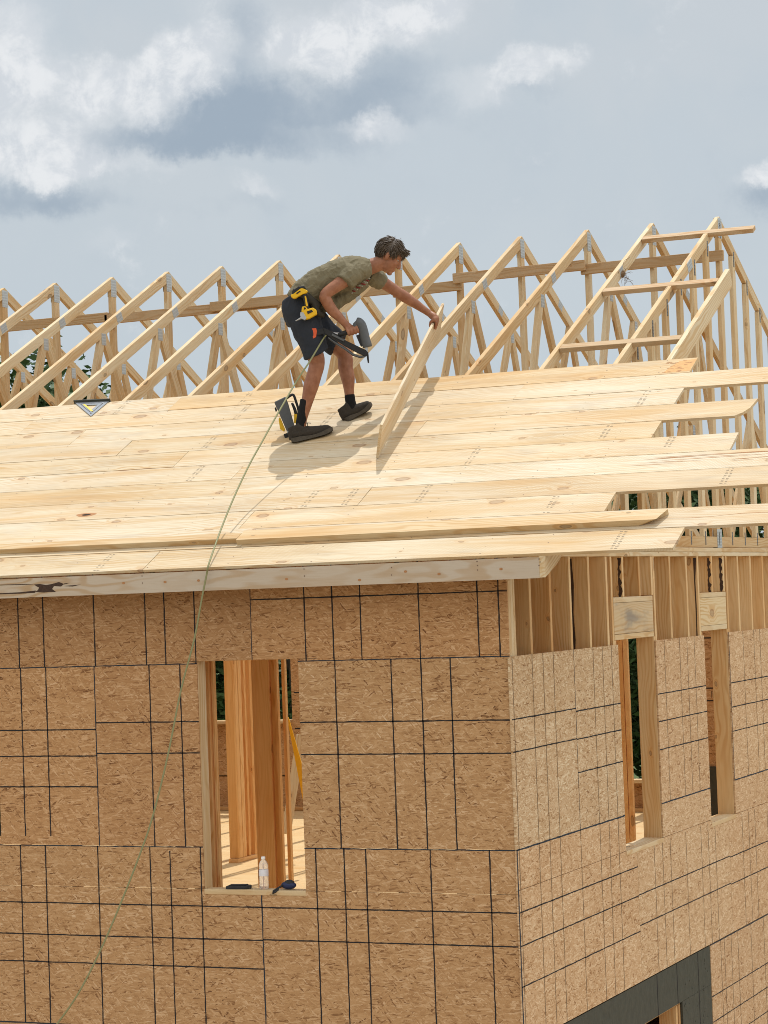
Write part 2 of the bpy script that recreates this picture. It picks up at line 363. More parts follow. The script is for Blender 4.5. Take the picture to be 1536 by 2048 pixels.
def beam(name, p0, p1, w, t, zhint, mat, parent=None, cut=True):
    """square-sawn timber from p0 to p1; t across zhint (thickness), w the other way; local X runs along the grain"""
    p0, p1 = V(p0), V(p1); x, y, z = axes_from(p1 - p0, zhint); L = (p1 - p0).length
    fr = frame(p0, x, y, z); b = MB(); b.box(0, L, -w / 2, w / 2, -t / 2, t / 2)
    o = bpy.data.objects.new(name, b.mesh(name, mat)); COL.objects.link(o); chamfer(o)
    if parent is not None: o.parent = parent
    o.matrix_local = rest(parent).inverted() @ fr
    return o
def boxbeam(name, x0, x1, y0, y1, z0, z1, mat, parent=None):    # axis-aligned timber, grain along its longest side
    d = (x1 - x0, y1 - y0, z1 - z0); c = V(((x0 + x1) / 2, (y0 + y1) / 2, (z0 + z1) / 2)); k = d.index(max(d))
    e = V((0, 0, 0)); e[k] = d[k] / 2
    r = [i for i in range(3) if i != k]; zh = V((0, 0, 0)); th = r[0] if d[r[0]] < d[r[1]] else r[1]; zh[th] = 1
    wd = [i for i in r if i != th][0]
    return beam(name, c - e, c + e, d[wd], d[th], zh, mat, parent)

# ------------------------------------------------------------------ roof geometry
SL = 0.5; CS = 1 / math.sqrt(1.25)
EAVE_Y, EAVE_Z = -0.30, 1.86                        # top edge of the first board
RN = V((0, -SL * CS, CS)); RT = V((0, CS, SL * CS))
def roof(X, s, h=0.0): return V((X, EAVE_Y, EAVE_Z)) + RT * s + RN * h
def on_roof(px, py, h=0.0):
    d = pix_dir(px, py); o = roof(0, 0, h); t = (o - CAM).dot(RN) / d.dot(RN); return CAM + d * t
def roof_xs(px, py):
    q = on_roof(px, py); return q.x, (q - roof(q.x, 0)).dot(RT)
RIDGE = 5.5
def ztop(y): return EAVE_Z - 0.0215 + SL * ((y if y <= RIDGE else 2 * RIDGE - y) - EAVE_Y)   # top of the rafters

# ------------------------------------------------------------------ ground
g = MB()
vs = []; fs = []
R_ = [0, 3, 6, 10, 15, 22, 32, 48, 75, 120, 200, 400, 900]
for r in R_[1:]:
    for k in range(36):
        a = 2 * math.pi * k / 36; x, y = r * math.cos(a), r * math.sin(a)
        z = -4.0 + (0 if r < 14 else min(1.0, (r - 14) / 60) * 0.8 * mnoise.noise(V((x * .03, y * .03, 0))))
        vs.append((x - 2, y + 3, z))
vs.append((-2, 3, -4.0)); c0 = len(vs) - 1
for k in range(36): fs.append((c0, k, (k + 1) % 36))
for i in range(len(R_) - 2):
    for k in range(36): fs.append((i * 36 + k, (i + 1) * 36 + k, (i + 1) * 36 + (k + 1) % 36, i * 36 + (k + 1) % 36))
g.add(vs, fs); tag(g.build('ground', 'dirt'), kind='structure')

# ------------------------------------------------------------------ walls
FLOOR = -0.845
def panel(name, plane, rects, vl, hl, mat, parent, edge=True, mark_edges=()):
    """OSB sheet: rects in (a, z); plane 'x' = front wall (faces -Y at Y=0), 'y' = gable wall (faces +X at X=0); printed nailing lines as thin ink strips"""
    b = MB(); G = 0.002; T_ = 0.011
    def bx(a0, a1, z0, z1, h0, h1, mi):
        if plane == 'x': b.box(a0, a1, -h1, -h0, z0, z1, mi)
        else: b.box(h0, h1, a0, a1, z0, z1, mi)
    for a0, a1, z0, z1 in rects: bx(a0 + G, a1 - G, z0 + G, z1 - G, -T_, 0, 0)
    def strip(a0, z0, a1, z1, w, mi=1):
        L = math.hypot(a1 - a0, z1 - z0); n = max(2, int(L / 0.035)); pts = []
        da, dz = (a1 - a0) / L, (z1 - z0) / L
        for i in range(n + 1):
            t = i / n; w1 = w * random.uniform(0.72, 1.15); j = random.uniform(-.0012, .0012)
            a, z = a0 + (a1 - a0) * t - dz * j, z0 + (z1 - z0) * t + da * j
            pts.append((a + dz * w1 / 2, z - da * w1 / 2, a - dz * w1 / 2, z + da * w1 / 2))
        vs = []
        for p in pts:
            for k in (0, 2):
                vs.append((p[k], -0.0008, p[k + 1]) if plane == 'x' else (0.0008, p[k], p[k + 1]))
        b.add(vs, [(2 * i, 2 * i + 2, 2 * i + 3, 2 * i + 1) for i in range(n)], mi)
    for a, z0, z1 in vl: strip(a, z0, a, z1, 0.0098 if plane == 'x' else 0.0105, 1 if plane == 'x' else 3)
    for z, a0, a1 in hl: strip(a0, z, a1, z, 0.0088)
    for a0, z0, a1, z1, w in mark_edges: strip(a0, z0, a1, z1, w, 2)
    return b.build(name, [mat, 'ink', 'blue_ink', 'faint_ink'], parent)

fw = empty('front_wall', (-4.0, 0, -4.0), 'long shaded sheathed wall under the eave, with one tall open window', 'wall')
W0, W1, WB, WT = -2.238, -1.487, -0.281, 1.236
def Xf(px, py=1697): return atY(px, py, 0).x
k = 0.4064
vt = [Xf(x, 1259) for x in (610, 666, 722, 839, 957, 999)]
jt = Xf(502, 1250)
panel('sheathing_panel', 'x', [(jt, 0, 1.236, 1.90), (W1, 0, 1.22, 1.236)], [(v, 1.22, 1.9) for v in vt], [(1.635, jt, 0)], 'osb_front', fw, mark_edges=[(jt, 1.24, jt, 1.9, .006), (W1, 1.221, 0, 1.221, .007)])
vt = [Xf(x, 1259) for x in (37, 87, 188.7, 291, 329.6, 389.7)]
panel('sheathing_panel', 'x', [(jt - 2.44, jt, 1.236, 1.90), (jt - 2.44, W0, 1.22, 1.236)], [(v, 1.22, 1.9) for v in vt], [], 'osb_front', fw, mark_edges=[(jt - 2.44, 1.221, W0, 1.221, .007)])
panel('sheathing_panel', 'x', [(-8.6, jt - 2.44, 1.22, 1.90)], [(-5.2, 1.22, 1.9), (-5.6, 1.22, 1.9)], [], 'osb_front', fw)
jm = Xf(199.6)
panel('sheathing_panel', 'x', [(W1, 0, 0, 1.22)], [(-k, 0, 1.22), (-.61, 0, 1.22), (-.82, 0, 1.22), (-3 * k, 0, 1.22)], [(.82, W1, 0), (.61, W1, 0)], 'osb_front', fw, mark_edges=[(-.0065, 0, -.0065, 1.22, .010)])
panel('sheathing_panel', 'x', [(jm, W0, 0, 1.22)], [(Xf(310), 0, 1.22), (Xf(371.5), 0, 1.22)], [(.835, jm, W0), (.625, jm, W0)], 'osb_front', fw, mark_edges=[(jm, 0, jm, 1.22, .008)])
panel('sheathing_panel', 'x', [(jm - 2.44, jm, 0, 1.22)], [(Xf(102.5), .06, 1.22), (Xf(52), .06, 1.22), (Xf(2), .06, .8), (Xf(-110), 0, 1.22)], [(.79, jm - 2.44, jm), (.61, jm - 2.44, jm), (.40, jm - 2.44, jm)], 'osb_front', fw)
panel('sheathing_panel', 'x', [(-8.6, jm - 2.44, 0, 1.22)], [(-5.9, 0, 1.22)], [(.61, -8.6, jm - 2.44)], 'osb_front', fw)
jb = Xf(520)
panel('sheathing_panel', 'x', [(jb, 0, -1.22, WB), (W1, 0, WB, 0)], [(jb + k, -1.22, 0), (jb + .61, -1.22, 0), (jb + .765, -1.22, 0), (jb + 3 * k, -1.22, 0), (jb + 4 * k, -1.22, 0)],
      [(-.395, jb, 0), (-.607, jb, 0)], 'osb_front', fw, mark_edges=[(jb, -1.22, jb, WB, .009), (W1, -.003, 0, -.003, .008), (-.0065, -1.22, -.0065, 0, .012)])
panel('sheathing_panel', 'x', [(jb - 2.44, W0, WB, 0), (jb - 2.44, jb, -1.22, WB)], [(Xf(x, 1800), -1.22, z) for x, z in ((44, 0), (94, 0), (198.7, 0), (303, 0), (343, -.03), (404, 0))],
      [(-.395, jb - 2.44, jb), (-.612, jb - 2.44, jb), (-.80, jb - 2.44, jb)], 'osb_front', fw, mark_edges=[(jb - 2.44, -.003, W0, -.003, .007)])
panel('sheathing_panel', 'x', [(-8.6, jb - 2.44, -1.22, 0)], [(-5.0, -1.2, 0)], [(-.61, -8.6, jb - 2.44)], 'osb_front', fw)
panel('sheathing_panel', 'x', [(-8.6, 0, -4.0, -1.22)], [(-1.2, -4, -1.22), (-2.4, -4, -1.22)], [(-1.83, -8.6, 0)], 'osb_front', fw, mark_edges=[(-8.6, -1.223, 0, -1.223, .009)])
# framing of the front wall that shows: window jambs, sill, header, plates and studs
for x0, x1 in ((W0 - .0395, W0 - .0015), (W0 - .081, W0 - .043), (W1 + .0015, W1 + .0395), (W1 + .043, W1 + .081)):
    boxbeam('stud', x0, x1, .0125, .122, FLOOR + .04, 1.845, 'frame_spruce', fw)
boxbeam('window_sill', W0, W1, -0.004, .1015, WB - .034, WB, 'frame_spruce', fw)
boxbeam('window_header', W0, W1, .0125, .1015, WT, WT + .29, 'stud_spruce', fw)
boxbeam('top_plate', -8.6, -.16, .0125, .1015, 1.852, 1.886, 'frame_spruce', fw)
boxbeam('top_plate', -8.6, -.02, .0125, .1015, 1.888, 1.922, 'frame_spruce', fw)
boxbeam('bottom_plate', -8.6, -.16, .0125, .1015, FLOOR, FLOOR + .038, 'frame_spruce', fw)
x = -.406
while x > -8.5:
    if not (W0 - .12 < x < W1 + .12): boxbeam('stud', x - .019, x + .019, .0125, .1015, FLOOR + .04, 1.85, 'stud_spruce', fw)
    x -= .4064

gw = empty('gable_wall', (0, 5.5, -4.0), 'brighter end wall with bare studs above pale sheathing and two slit windows', 'wall')
A0, A1, AB = 2.19, 3.085, -.255                     # first window (Y range and sill)
B0, B1, BB = 4.385, 5.105, -.280                    # second window
def gl(y0, L, z0, z1): return [(y0 + d, z0, z1) for d in (.406, .61, .81, 1.22, 1.63, 1.83, 2.03) if d < L - .02]
E_ = 'osb_gable'
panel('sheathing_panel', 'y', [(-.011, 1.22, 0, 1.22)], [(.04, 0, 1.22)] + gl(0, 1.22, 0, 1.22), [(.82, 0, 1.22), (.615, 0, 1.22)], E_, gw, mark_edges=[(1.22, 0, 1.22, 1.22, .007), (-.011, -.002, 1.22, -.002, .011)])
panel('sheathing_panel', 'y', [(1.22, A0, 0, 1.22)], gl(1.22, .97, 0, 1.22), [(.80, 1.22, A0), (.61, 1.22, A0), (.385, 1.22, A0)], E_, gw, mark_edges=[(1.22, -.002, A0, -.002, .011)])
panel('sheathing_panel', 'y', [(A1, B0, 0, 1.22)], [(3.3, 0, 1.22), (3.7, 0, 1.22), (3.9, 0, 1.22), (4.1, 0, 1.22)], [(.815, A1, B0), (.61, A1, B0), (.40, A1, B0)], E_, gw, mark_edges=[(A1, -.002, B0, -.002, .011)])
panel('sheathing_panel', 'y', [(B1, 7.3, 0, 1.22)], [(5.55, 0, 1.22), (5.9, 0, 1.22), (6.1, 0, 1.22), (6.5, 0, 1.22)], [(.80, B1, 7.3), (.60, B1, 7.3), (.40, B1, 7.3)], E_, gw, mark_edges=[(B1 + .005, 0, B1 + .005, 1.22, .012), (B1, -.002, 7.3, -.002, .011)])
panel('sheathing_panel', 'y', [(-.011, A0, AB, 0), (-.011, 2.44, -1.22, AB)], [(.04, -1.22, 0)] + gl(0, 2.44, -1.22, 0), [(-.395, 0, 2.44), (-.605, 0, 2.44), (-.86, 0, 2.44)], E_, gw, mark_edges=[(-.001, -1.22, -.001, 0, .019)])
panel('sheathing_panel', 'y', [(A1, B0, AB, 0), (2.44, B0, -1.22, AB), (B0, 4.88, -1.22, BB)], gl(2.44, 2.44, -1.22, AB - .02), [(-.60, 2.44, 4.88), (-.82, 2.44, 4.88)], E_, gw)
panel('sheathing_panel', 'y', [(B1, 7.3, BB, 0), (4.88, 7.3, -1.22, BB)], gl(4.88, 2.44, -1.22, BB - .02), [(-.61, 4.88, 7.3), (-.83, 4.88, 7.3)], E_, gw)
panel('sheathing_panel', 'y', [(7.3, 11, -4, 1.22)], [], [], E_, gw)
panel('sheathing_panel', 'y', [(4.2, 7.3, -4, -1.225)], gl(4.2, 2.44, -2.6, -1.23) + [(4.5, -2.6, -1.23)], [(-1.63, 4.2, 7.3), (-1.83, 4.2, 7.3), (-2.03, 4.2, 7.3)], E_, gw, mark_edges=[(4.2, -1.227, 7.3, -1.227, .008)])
# dark membrane round the lower opening
b = MB()
b.box(-.02, -.0035, -.011, 4.195, -1.53, -1.228); b.box(-.02, -.0035, 3.41, 4.195, -4, -1.532)
for y_, z0, z1 in ((3.86, -2.6, -1.232), (2.8, -1.53, -1.232), (3.3, -1.53, -1.232)): b.box(-.0034, -.0022, y_ - .006, y_ + .006, z0, z1, 1)
for _ in range(70): 
    y_ = random.uniform(3.45, 4.15); z_ = random.uniform(-2.2, -1.3); b.ball((-.0030, y_, z_), ((.003, 0, 0), (0, random.uniform(.004, .014), 0), (0, 0, random.uniform(.003, .010))), 0, 6, 4)
b.build('waterproof_membrane', ['membrane', 'ink'], gw)
boxbeam('door_jamb', -.16, -.022, 3.37, 3.408, -4, -1.55, 'stud_spruce', gw)
boxbeam('door_jamb', -.16, -.022, 3.30, 3.338, -4, -1.55, 'stud_spruce', gw)
boxbeam('door_header', -.16, -.022, 0.9, 3.408, -1.546, -1.30, 'stud_spruce', gw)
b = MB(); b.box(-.9, -.88, 1.0, 4.4, -4, -1.3); b.build('inner_panel', 'stud_spruce', gw)
XO, XI = -.013, -.152                               # stud faces
def gstud(y, z0=FLOOR + .04, z1=1.85, w=.038, xo=XO):
    o = boxbeam('stud', XI, xo, y - w / 2, y + w / 2, z0, z1, 'wall_stud', gw)
    if z1 > 1.8 and random.random() < .38:          # strip of bark left along one edge
        e = random.choice((0.0, .75)); b = MB(); n = 14; xa = XI + (xo - XI) * (e + .02)
        q = [(xa + random.uniform(-.002, .006), xa + .012 + random.uniform(0, .022), z0 + (1.84 - z0) * i / n) for i in range(n + 1)]
        b.add([p for x0, x1, z in q for p in ((x0, y - w / 2 - .0012, z), (x1, y - w / 2 - .0012, z))], [(2 * i, 2 * i + 1, 2 * i + 3, 2 * i + 2) for i in range(n) if random.random() < .98])
        b.build('bark_edge', 'bark_dark', gw)
    return o
for y in (.03, .0695, .109, .1485): boxbeam('corner_stud', XI, XO, y - .019, y + .019, FLOOR + .04, 1.85, 'frame_spruce', gw)
for y in (.45, .84, 1.24, 1.635, 2.025): gstud(y)
gstud(2.128, xo=XO + .002); gstud(2.168, z1=1.248)
gstud(A1 + .019, z1=1.248); gstud(3.098, 1.56, 1.85); gstud(3.143, xo=XO + .002)
for y in (2.40, 2.79): gstud(y, 1.558)
for y in (3.56, 4.01): gstud(y)
gstud(4.325, xo=XO + .002); gstud(4.366, z1=1.248); gstud(B1 + .019, z1=1.248); gstud(5.165, xo=XO + .002); gstud(4.73, 1.558); gstud(5.08, 1.558)
y = 5.525
while y < 10.9: gstud(y); y += .4064
for a0, a1, mt in ((2.149, 3.079, 'grey_header'), (4.346, 5.10, 'plain_header')):
    boxbeam('window_header', XI, XO + .004, a0, a1, 1.291, 1.516, mt, gw)
    boxbeam('header_plate', XI, XO + .005, a0, a1, 1.25, 1.289, 'frame_spruce', gw)
    boxbeam('header_plate', XI, XO + .005, a0, a1, 1.518, 1.556, 'frame_spruce', gw)
boxbeam('window_sill', XI, .004, A0 + .001, A1 - .001, AB - .034, AB, 'frame_spruce', gw)
boxbeam('window_sill', XI, .004, B0 + .001, B1 - .001, BB - .034, BB, 'frame_spruce', gw)
boxbeam('top_plate', XI, XO + .002, 0.155, 11, 1.852, 1.884, 'frame_spruce', gw)
boxbeam('top_plate', XI, XO + .004, 0.012, 11, 1.886, 1.919, 'frame_spruce', gw)
boxbeam('bottom_plate', XI, XO, 0.155, 11, FLOOR, FLOOR + .038, 'frame_spruce', gw)

# far walls of the upper storey and its floor
bw = empty('back_wall', (-4, 11, -4), 'brown sheathed far wall with open windows, seen through the front window', 'wall')
b = MB()
for x0, x1, z0, z1 in ((-8.6, -8.05, -4, 1.9), (-8.05, -6.93, -4, .17), (-8.05, -6.93, 1.25, 1.9), (-6.93, -3.6, -4, 1.9), (-3.6, -2.62, -4, -.53), (-3.6, -2.62, 1.4, 1.9), (-2.62, 0, -4, 1.9)):
    b.box(x0, x1, 10.99, 11.0, z0, z1)
for z in (0.52, .1, -.42): b.box(-6.9, -3.6, 10.987, 10.9885, z - .006, z + .006, 1); b.box(-8.04, -6.94, 10.987, 10.9885, -.456, -.444, 1)
b.build('sheathing_panel', ['osb_front', 'ink'], bw)
boxbeam('window_sill', -8.05, -6.93, 10.84, 11.0, .17, .208, 'frame_spruce', bw)
boxbeam('window_sill', -3.6, -2.62, 10.84, 11.0, -.53, -.492, 'frame_spruce', bw)
boxbeam('bottom_plate', -8.6, -.16, 10.85, 10.985, FLOOR, FLOOR + .038, 'stud_spruce', bw)
boxbeam('top_plate', -8.6, -.16, 10.85, 10.985, 1.85, 1.92, 'stud_spruce', bw)
for x in (-8.07, -5.7, -5.3, -4.9, -4.5, -4.1, -3.62, -2.60, -2.2, -1.8, -1.4, -1.0, -.6): boxbeam('stud', x - .019, x + .019, 10.85, 10.985, FLOOR + .04, 1.85, 'stud_spruce', bw)
b = MB()                                            # block stencil on the sheet low at the far wall
for i, (w, h0, h1) in enumerate(((.05, 0, .09), (.05, 0, .09), (.02, 0, .09), (.05, 0, .09), (.05, 0, .09))):
    x0 = -6.92 + i * .07; 
    if i % 2 == 0: b.box(x0, x0 + .05, 10.984, 10.986, -.98, -.965); b.box(x0, x0 + .05, 10.984, 10.986, -.905, -.89); b.box(x0, x0 + .014, 10.984, 10.986, -.964, -.906)
    else: b.box(x0 + .015, x0 + .032, 10.984, 10.986, -.98, -.89)
b.build('stencil_mark', 'ink', bw)
fl = MB(); fl.box(-8.6, -.16, .16, 10.84, FLOOR - .25, FLOOR - .001); tag(fl.build('floor', 'floor_ply'), kind='structure')
ew = empty('far_end_wall', (-8.6, 5.5, -4), 'plain sheathed wall closing the house at its far left end', 'wall')
b = MB(); b.box(-8.61, -8.6, 0, 11, -4, 1.9); b.build('sheathing_panel', 'osb_gable', ew)

# interior partitions seen through the window
pt = empty('stud_partition', (-5.14, 6.0, FLOOR), 'row of sunlit orange studs on a floor plate, left half of the front window', 'partition')
boxbeam('bottom_plate', -5.17, -5.07, 5.93, 6.75, FLOOR, FLOOR + .038, 'post_lit', pt)
for y0, w in ((5.95, .038), (5.99, .06), (6.06, .07), (6.18, .038), (6.30, .06), (6.52, .038)): boxbeam('stud', -5.165, -5.075, y0, y0 + w, FLOOR + .04, 1.85, 'post_lit', pt)
boxbeam('top_plate', -5.17, -5.07, 5.93, 6.75, 1.852, 1.92, 'post_lit', pt)
pt = empty('stud_post', (-3.24, 3.0, FLOOR), 'thick orange post of nailed studs in the middle of the front window', 'post')
for x0, x1, y0, y1 in ((-3.378, -3.320, 3.02, 3.06), (-3.316, -3.20, 2.98, 3.018), (-3.195, -3.158, 3.0, 3.04), (-3.152, -3.128, 2.98, 3.02), (-3.122, -3.092, 3.05, 3.09)):
    boxbeam('stud', x0, x1, y0, y1, FLOOR, 1.85, 'post_lit', pt)
pt = empty('stud_pair', (-2.42, .5, FLOOR), 'two thin studs just inside the left jamb of the front window', 'studs')
boxbeam('stud', -2.392, -2.356, .38, .42, FLOOR, 1.85, 'post_lit', pt); boxbeam('stud', -2.350, -2.330, .40, .438, FLOOR, 1.85, 'post_lit', pt)
pt = empty('inner_post', (-.9, 5.0, FLOOR), 'dark inner post behind the left side of the first slit window', 'post')
for i in range(3): boxbeam('stud', -.97 + i * .046, -.930 + i * .046, 4.97, 5.01, FLOOR, 1.85, 'post_lit', pt)
pt = empty('inner_panel_wall', (-1.0, 8, FLOOR), 'brown sheathed inner wall seen through the second slit window', 'wall')
b = MB(); b.box(-1.3, -.62, 8.0, 8.011, FLOOR, 1.85)
for z in (1.1, .62, .50): b.box(-1.3, -.62, 7.9985, 7.9995, z, z + .012, 1)
for i in range(9): b.box(-1.00 + i * .014, -1.00 + i * .014 + random.choice((.004, .008)), 7.9985, 7.9995, .53, .60, 1)
b.box(-1.3, -.62, 7.97, 7.998, FLOOR, -.12, 2)
b.build('sheathing_panel', ['osb_front', 'ink', 'membrane'], pt)
o = beam('diagonal_brace', atY(602, 1470, 6.2), atY(572, 1668, 6.0), .089, .038, (-.4, .9, 0), 'frame_spruce')
tag(o, 'pale leaning brace behind the yellow strip in the front window', 'brace')
plain('yellow_paint', (0.80, 0.42, 0.02), 0.5, var=0.1)
b = MB(); b.prism([atY(573, 1431, 5.0), atY(577, 1436, 5.0), atY(610, 1552, 5.0), atY(610, 1622, 5.0)], (0, .01, 0))
tag(b.build('yellow_strap', 'yellow_paint'), 'bright yellow strip slanting down the right side of the front window', 'strap')

# ------------------------------------------------------------------ trusses
def member(name, poly, dr, parent, X, mat='frame_spruce', t=.038):
    """truss member: polygon in (y, z), extruded t along X; local X runs along dr"""
    d = V((0, dr[0], dr[1])).normalized(); o = V((X, poly[0][0], poly[0][1]))
    fr = frame(o, d, d.cross(V((1, 0, 0))) * -1, V((1, 0, 0)))
    b = MB(); b.prism([(X - t / 2, y, z) for y, z in poly], (t, 0, 0)); b.v = [fr.inverted() @ v for v in b.v]
    ob = bpy.data.objects.new(name, b.mesh(name, mat)); COL.objects.link(ob); chamfer(ob, .002); ob.parent = parent
    ob.matrix_local = rest(parent).inverted() @ fr
    return ob
def web(parent, X, y0, z0, y1, z1, w=.089, t=.036, name='web'):
    d = V((0, y1 - y0, z1 - z0)).normalized(); nx = V((0, -d.z, d.y)) * (w / 2)
    return member(name, [(y0 + nx.y, z0 + nx.z), (y1 + nx.y, z1 + nx.z), (y1 - nx.y, z1 - nx.z), (y0 - nx.y, z0 - nx.z)], (d.y, d.z), parent, X, t=t)
CH = .089 * 1.118
def plate(parent, X, cy, cz, a, w, h, mat='galvanized', both=True):
    b = MB(); ca, sa = math.cos(a), math.sin(a)
    for sx in ((1, -1) if both else (1,)):
        q = [(X + sx * .0192, cy + u * ca - v * sa, cz + u * sa + v * ca) for u, v in ((-w / 2, -h / 2), (w / 2, -h / 2), (w / 2, h / 2), (-w / 2, h / 2))]
        b.prism(q, (sx * .0014, 0, 0))
        if sx == 1:                                 # rows of punched teeth
            for i in range(int(w / .013)):
                for j in range(int(h / .026)):
                    u, v = -w / 2 + (i + .5) * .013, -h / 2 + (j + .5) * .026
                    b.prism([(X + .0208, cy + (u + du) * ca - (v + dv) * sa, cz + (u + du) * sa + (v + dv) * ca) for du, dv in ((-.0022, -.008), (.0022, -.008), (.0022, .008), (-.0022, .008))], (.0004, 0, 0), 1)
    fr = Matrix.Translation((X, cy, cz)); return b.build('connector_plate', [mat, 'plate_slot'], parent, fr)
def chords(t, X):
    for s in (1, -1):
        f = lambda y: y if s == 1 else 2 * RIDGE - y
        poly = [(f(-.262), ztop(-.262) - CH), (f(RIDGE), ztop(RIDGE) - CH), (f(RIDGE), ztop(RIDGE)), (f(-.262), ztop(-.262))]
        member('top_chord', poly, (1 * s, .5), t, X)
    member('bottom_chord', [(.03, 1.925), (10.97, 1.925), (10.97, 1.925 + .06), (10.9, 1.925 + .088), (.1, 1.925 + .088), (.03, 1.925 + .06)], (1, 0), t, X, t=.037)
def slope_plate(t, X, y, drop, w=.13, h=.085):
    a = math.atan(SL); z = ztop(y) - drop
    plate(t, X, y, z, a if y < RIDGE else -a, w, h)
def make_truss(X, label):
    t = empty('roof_truss', (X, RIDGE, 1.925), label, 'roof truss', 'timber trusses along the roof')
    chords(t, X)
    web(t, X, RIDGE, 2.013, RIDGE, ztop(RIDGE) - .06, name='king_post')
    for s in (1, -1):
        f = lambda y: y if s == 1 else 2 * RIDGE - y
        for y0, z0, y1, z1 in ((4.25, ztop(4.25) - .10, 3.5, 2.0), (4.28, ztop(4.28) - .10, 5.42, 2.0), (2.55, ztop(2.55) - .10, 3.42, 2.0), (2.5, ztop(2.5) - .10, 1.9, 2.0)):
            web(t, X, f(y0), z0, f(y1), z1)
        slope_plate(t, X, f(4.55), .048, .105, .078)
        plate(t, X, f(4.26), ztop(4.26) - .125, 0, .078, .105)
        plate(t, X, f(2.53), ztop(2.53) - .125, 0, .078, .105)
    plate(t, X, RIDGE, ztop(RIDGE) - .11, 0, .10, .165)
    return t
def children(o): return [c for c in list(COL.objects) if c.parent == o]
def copy_tree(o):
    c = o.copy(); COL.objects.link(c); REST[c.name] = REST.get(o.name, Matrix())
    for ch in list(o.children): d = ch.copy(); COL.objects.link(d); d.parent = c
    return c
TX = [-.66 - .594 * i for i in range(13)]
TLAB = ['bare roof truss second from the right, straw caught on its rafter, lookouts nailed to it',
        'bare roof truss third from the right gable', 'bare roof truss fourth from the right gable, peak right of the raised plank end',
        'bare roof truss with its peak just right of the worker\'s outstretched hand',
        'bare roof truss whose peak is half hidden behind the worker\'s head', 'bare roof truss whose peak is hidden behind the worker\'s back',
        'bare roof truss whose peak stands just left of the worker\'s hips', 'bare roof truss second to the left of the worker',
        'bare roof truss third to the left of the worker', 'bare roof truss fourth to the left of the worker', 'bare roof truss fifth to the left of the worker',
        'bare roof truss with the second peak from the left edge', 'bare roof truss with the leftmost peak, cut by the left edge']
TX = [-.64, -1.23, -1.84, -2.43, -3.03, -3.62, -4.22, -4.81, -5.39, -5.99, -6.61, -7.2, -7.8]
TLAB = TLAB[:1] + TLAB[1:2] + TLAB[2:3] + TLAB[3:4] + TLAB[4:12] + ['bare roof truss at the left edge, peak out of the frame']
TLAB[11] = 'bare roof truss with the leftmost peak, cut by the left edge'
TLAB[10] = 'bare roof truss with the second peak from the left edge'
for i, X in enumerate(TX):
    if i == 0: proto = make_truss(X, TLAB[0])
    else:
        t = copy_tree(proto); t.location = (X, RIDGE, 1.925); t['label'] = TLAB[i]; t.rotation_euler = (0, random.uniform(-.004, .004), random.uniform(-.003, .003))
GX = -.06
gt = empty('gable_truss', (GX, RIDGE, 1.925), 'end truss filled with close upright studs, last at the right over the gable wall', 'roof truss')
chords(gt, GX)
for i in range(-12, 13):
    y = RIDGE + i * .4064; zt = ztop(y) - CH
    if zt - 2.013 < .12: continue
    web(gt, GX, y, 2.014, y, zt + .01, name='upright')
    if i > -10:
        plate(gt, GX, y, zt - .02, 0, .03, .13, 'dark_plate', False); plate(gt, GX, y, 2.0, 0, .022, .11, 'dark_plate', False)
plate(gt, GX, RIDGE, ztop(RIDGE) - .1, 0, .115, .17); plate(gt, GX, 5.1, 1.99, 0, .14, .17)
slope_plate(gt, GX, 4.55, .05, .14, .084)

# lateral braces along the king posts, lookouts and the outer rafter
for x0, x1, z, lab in ((-8.0, -6.0, 4.340, 'lateral brace board nailed along the king posts at the far left'), (-6.03, -4.20, 4.330, 'lateral brace board nailed along the king posts just left of the worker'),
                       (-4.88, -3.0, 4.352, 'lateral brace board on the king posts partly behind the worker'), (-3.05, -2.39, 4.335, 'short brace board on the king posts under the worker\'s reaching arm, dark and split'),
                       (-2.45, -1.22, 4.405, 'lateral brace board on the king posts right of the raised hand'), (-1.27, .0, 4.385, 'lateral brace board on the king posts nearest the gable')):
    tag(beam('lateral_brace', (x0, RIDGE - .066 - (.04 if z in (4.352, 4.405) else 0), z), (x1, RIDGE - .066 - (.04 if z in (4.352, 4.405) else 0), z + .012), .089, .038, (0, 1, 0), 'brown_block'), lab, 'brace board', 'brace boards along the king posts')
for y, lab, xe in ((5.15, 'uppermost brown lookout block between the last two peaks, jutting past the gable', .345), (4.037, 'middle brown lookout block, meeting the outer rafter near its top', .328), (2.952, 'lowest brown lookout block just above the roof boards', .328)):
    s_ = (y - EAVE_Y) / CS
    tag(beam('lookout_block', roof(-.618, s_, -.0365), roof(xe, s_, -.0365), .089, .038, RN, 'brown_block'), lab, 'lookout', 'lookout blocks at the gable')
b = MB(); x0, x1 = .331, .369; D_ = .14 * 1.118
pts = [(x0, -.298, ztop(-.298)), (x0, 4.26, ztop(4.26)), (x0, 4.31, ztop(4.31) - D_ * .8), (x0, 4.29, ztop(4.29) - D_), (x0, -.1, ztop(-.1) - D_), (x0, -.298, ztop(-.298) - .13)]
b.prism(pts, (x1 - x0, 0, 0)); d = V((0, CS, SL * CS))
tag(b.build('fly_rafter', 'frame_spruce', None, frame(pts[0], d, d.cross(V((1, 0, 0))) * -1, (1, 0, 0))), 'pale outer rafter carried by the lookouts, beyond the gable truss', 'rafter')
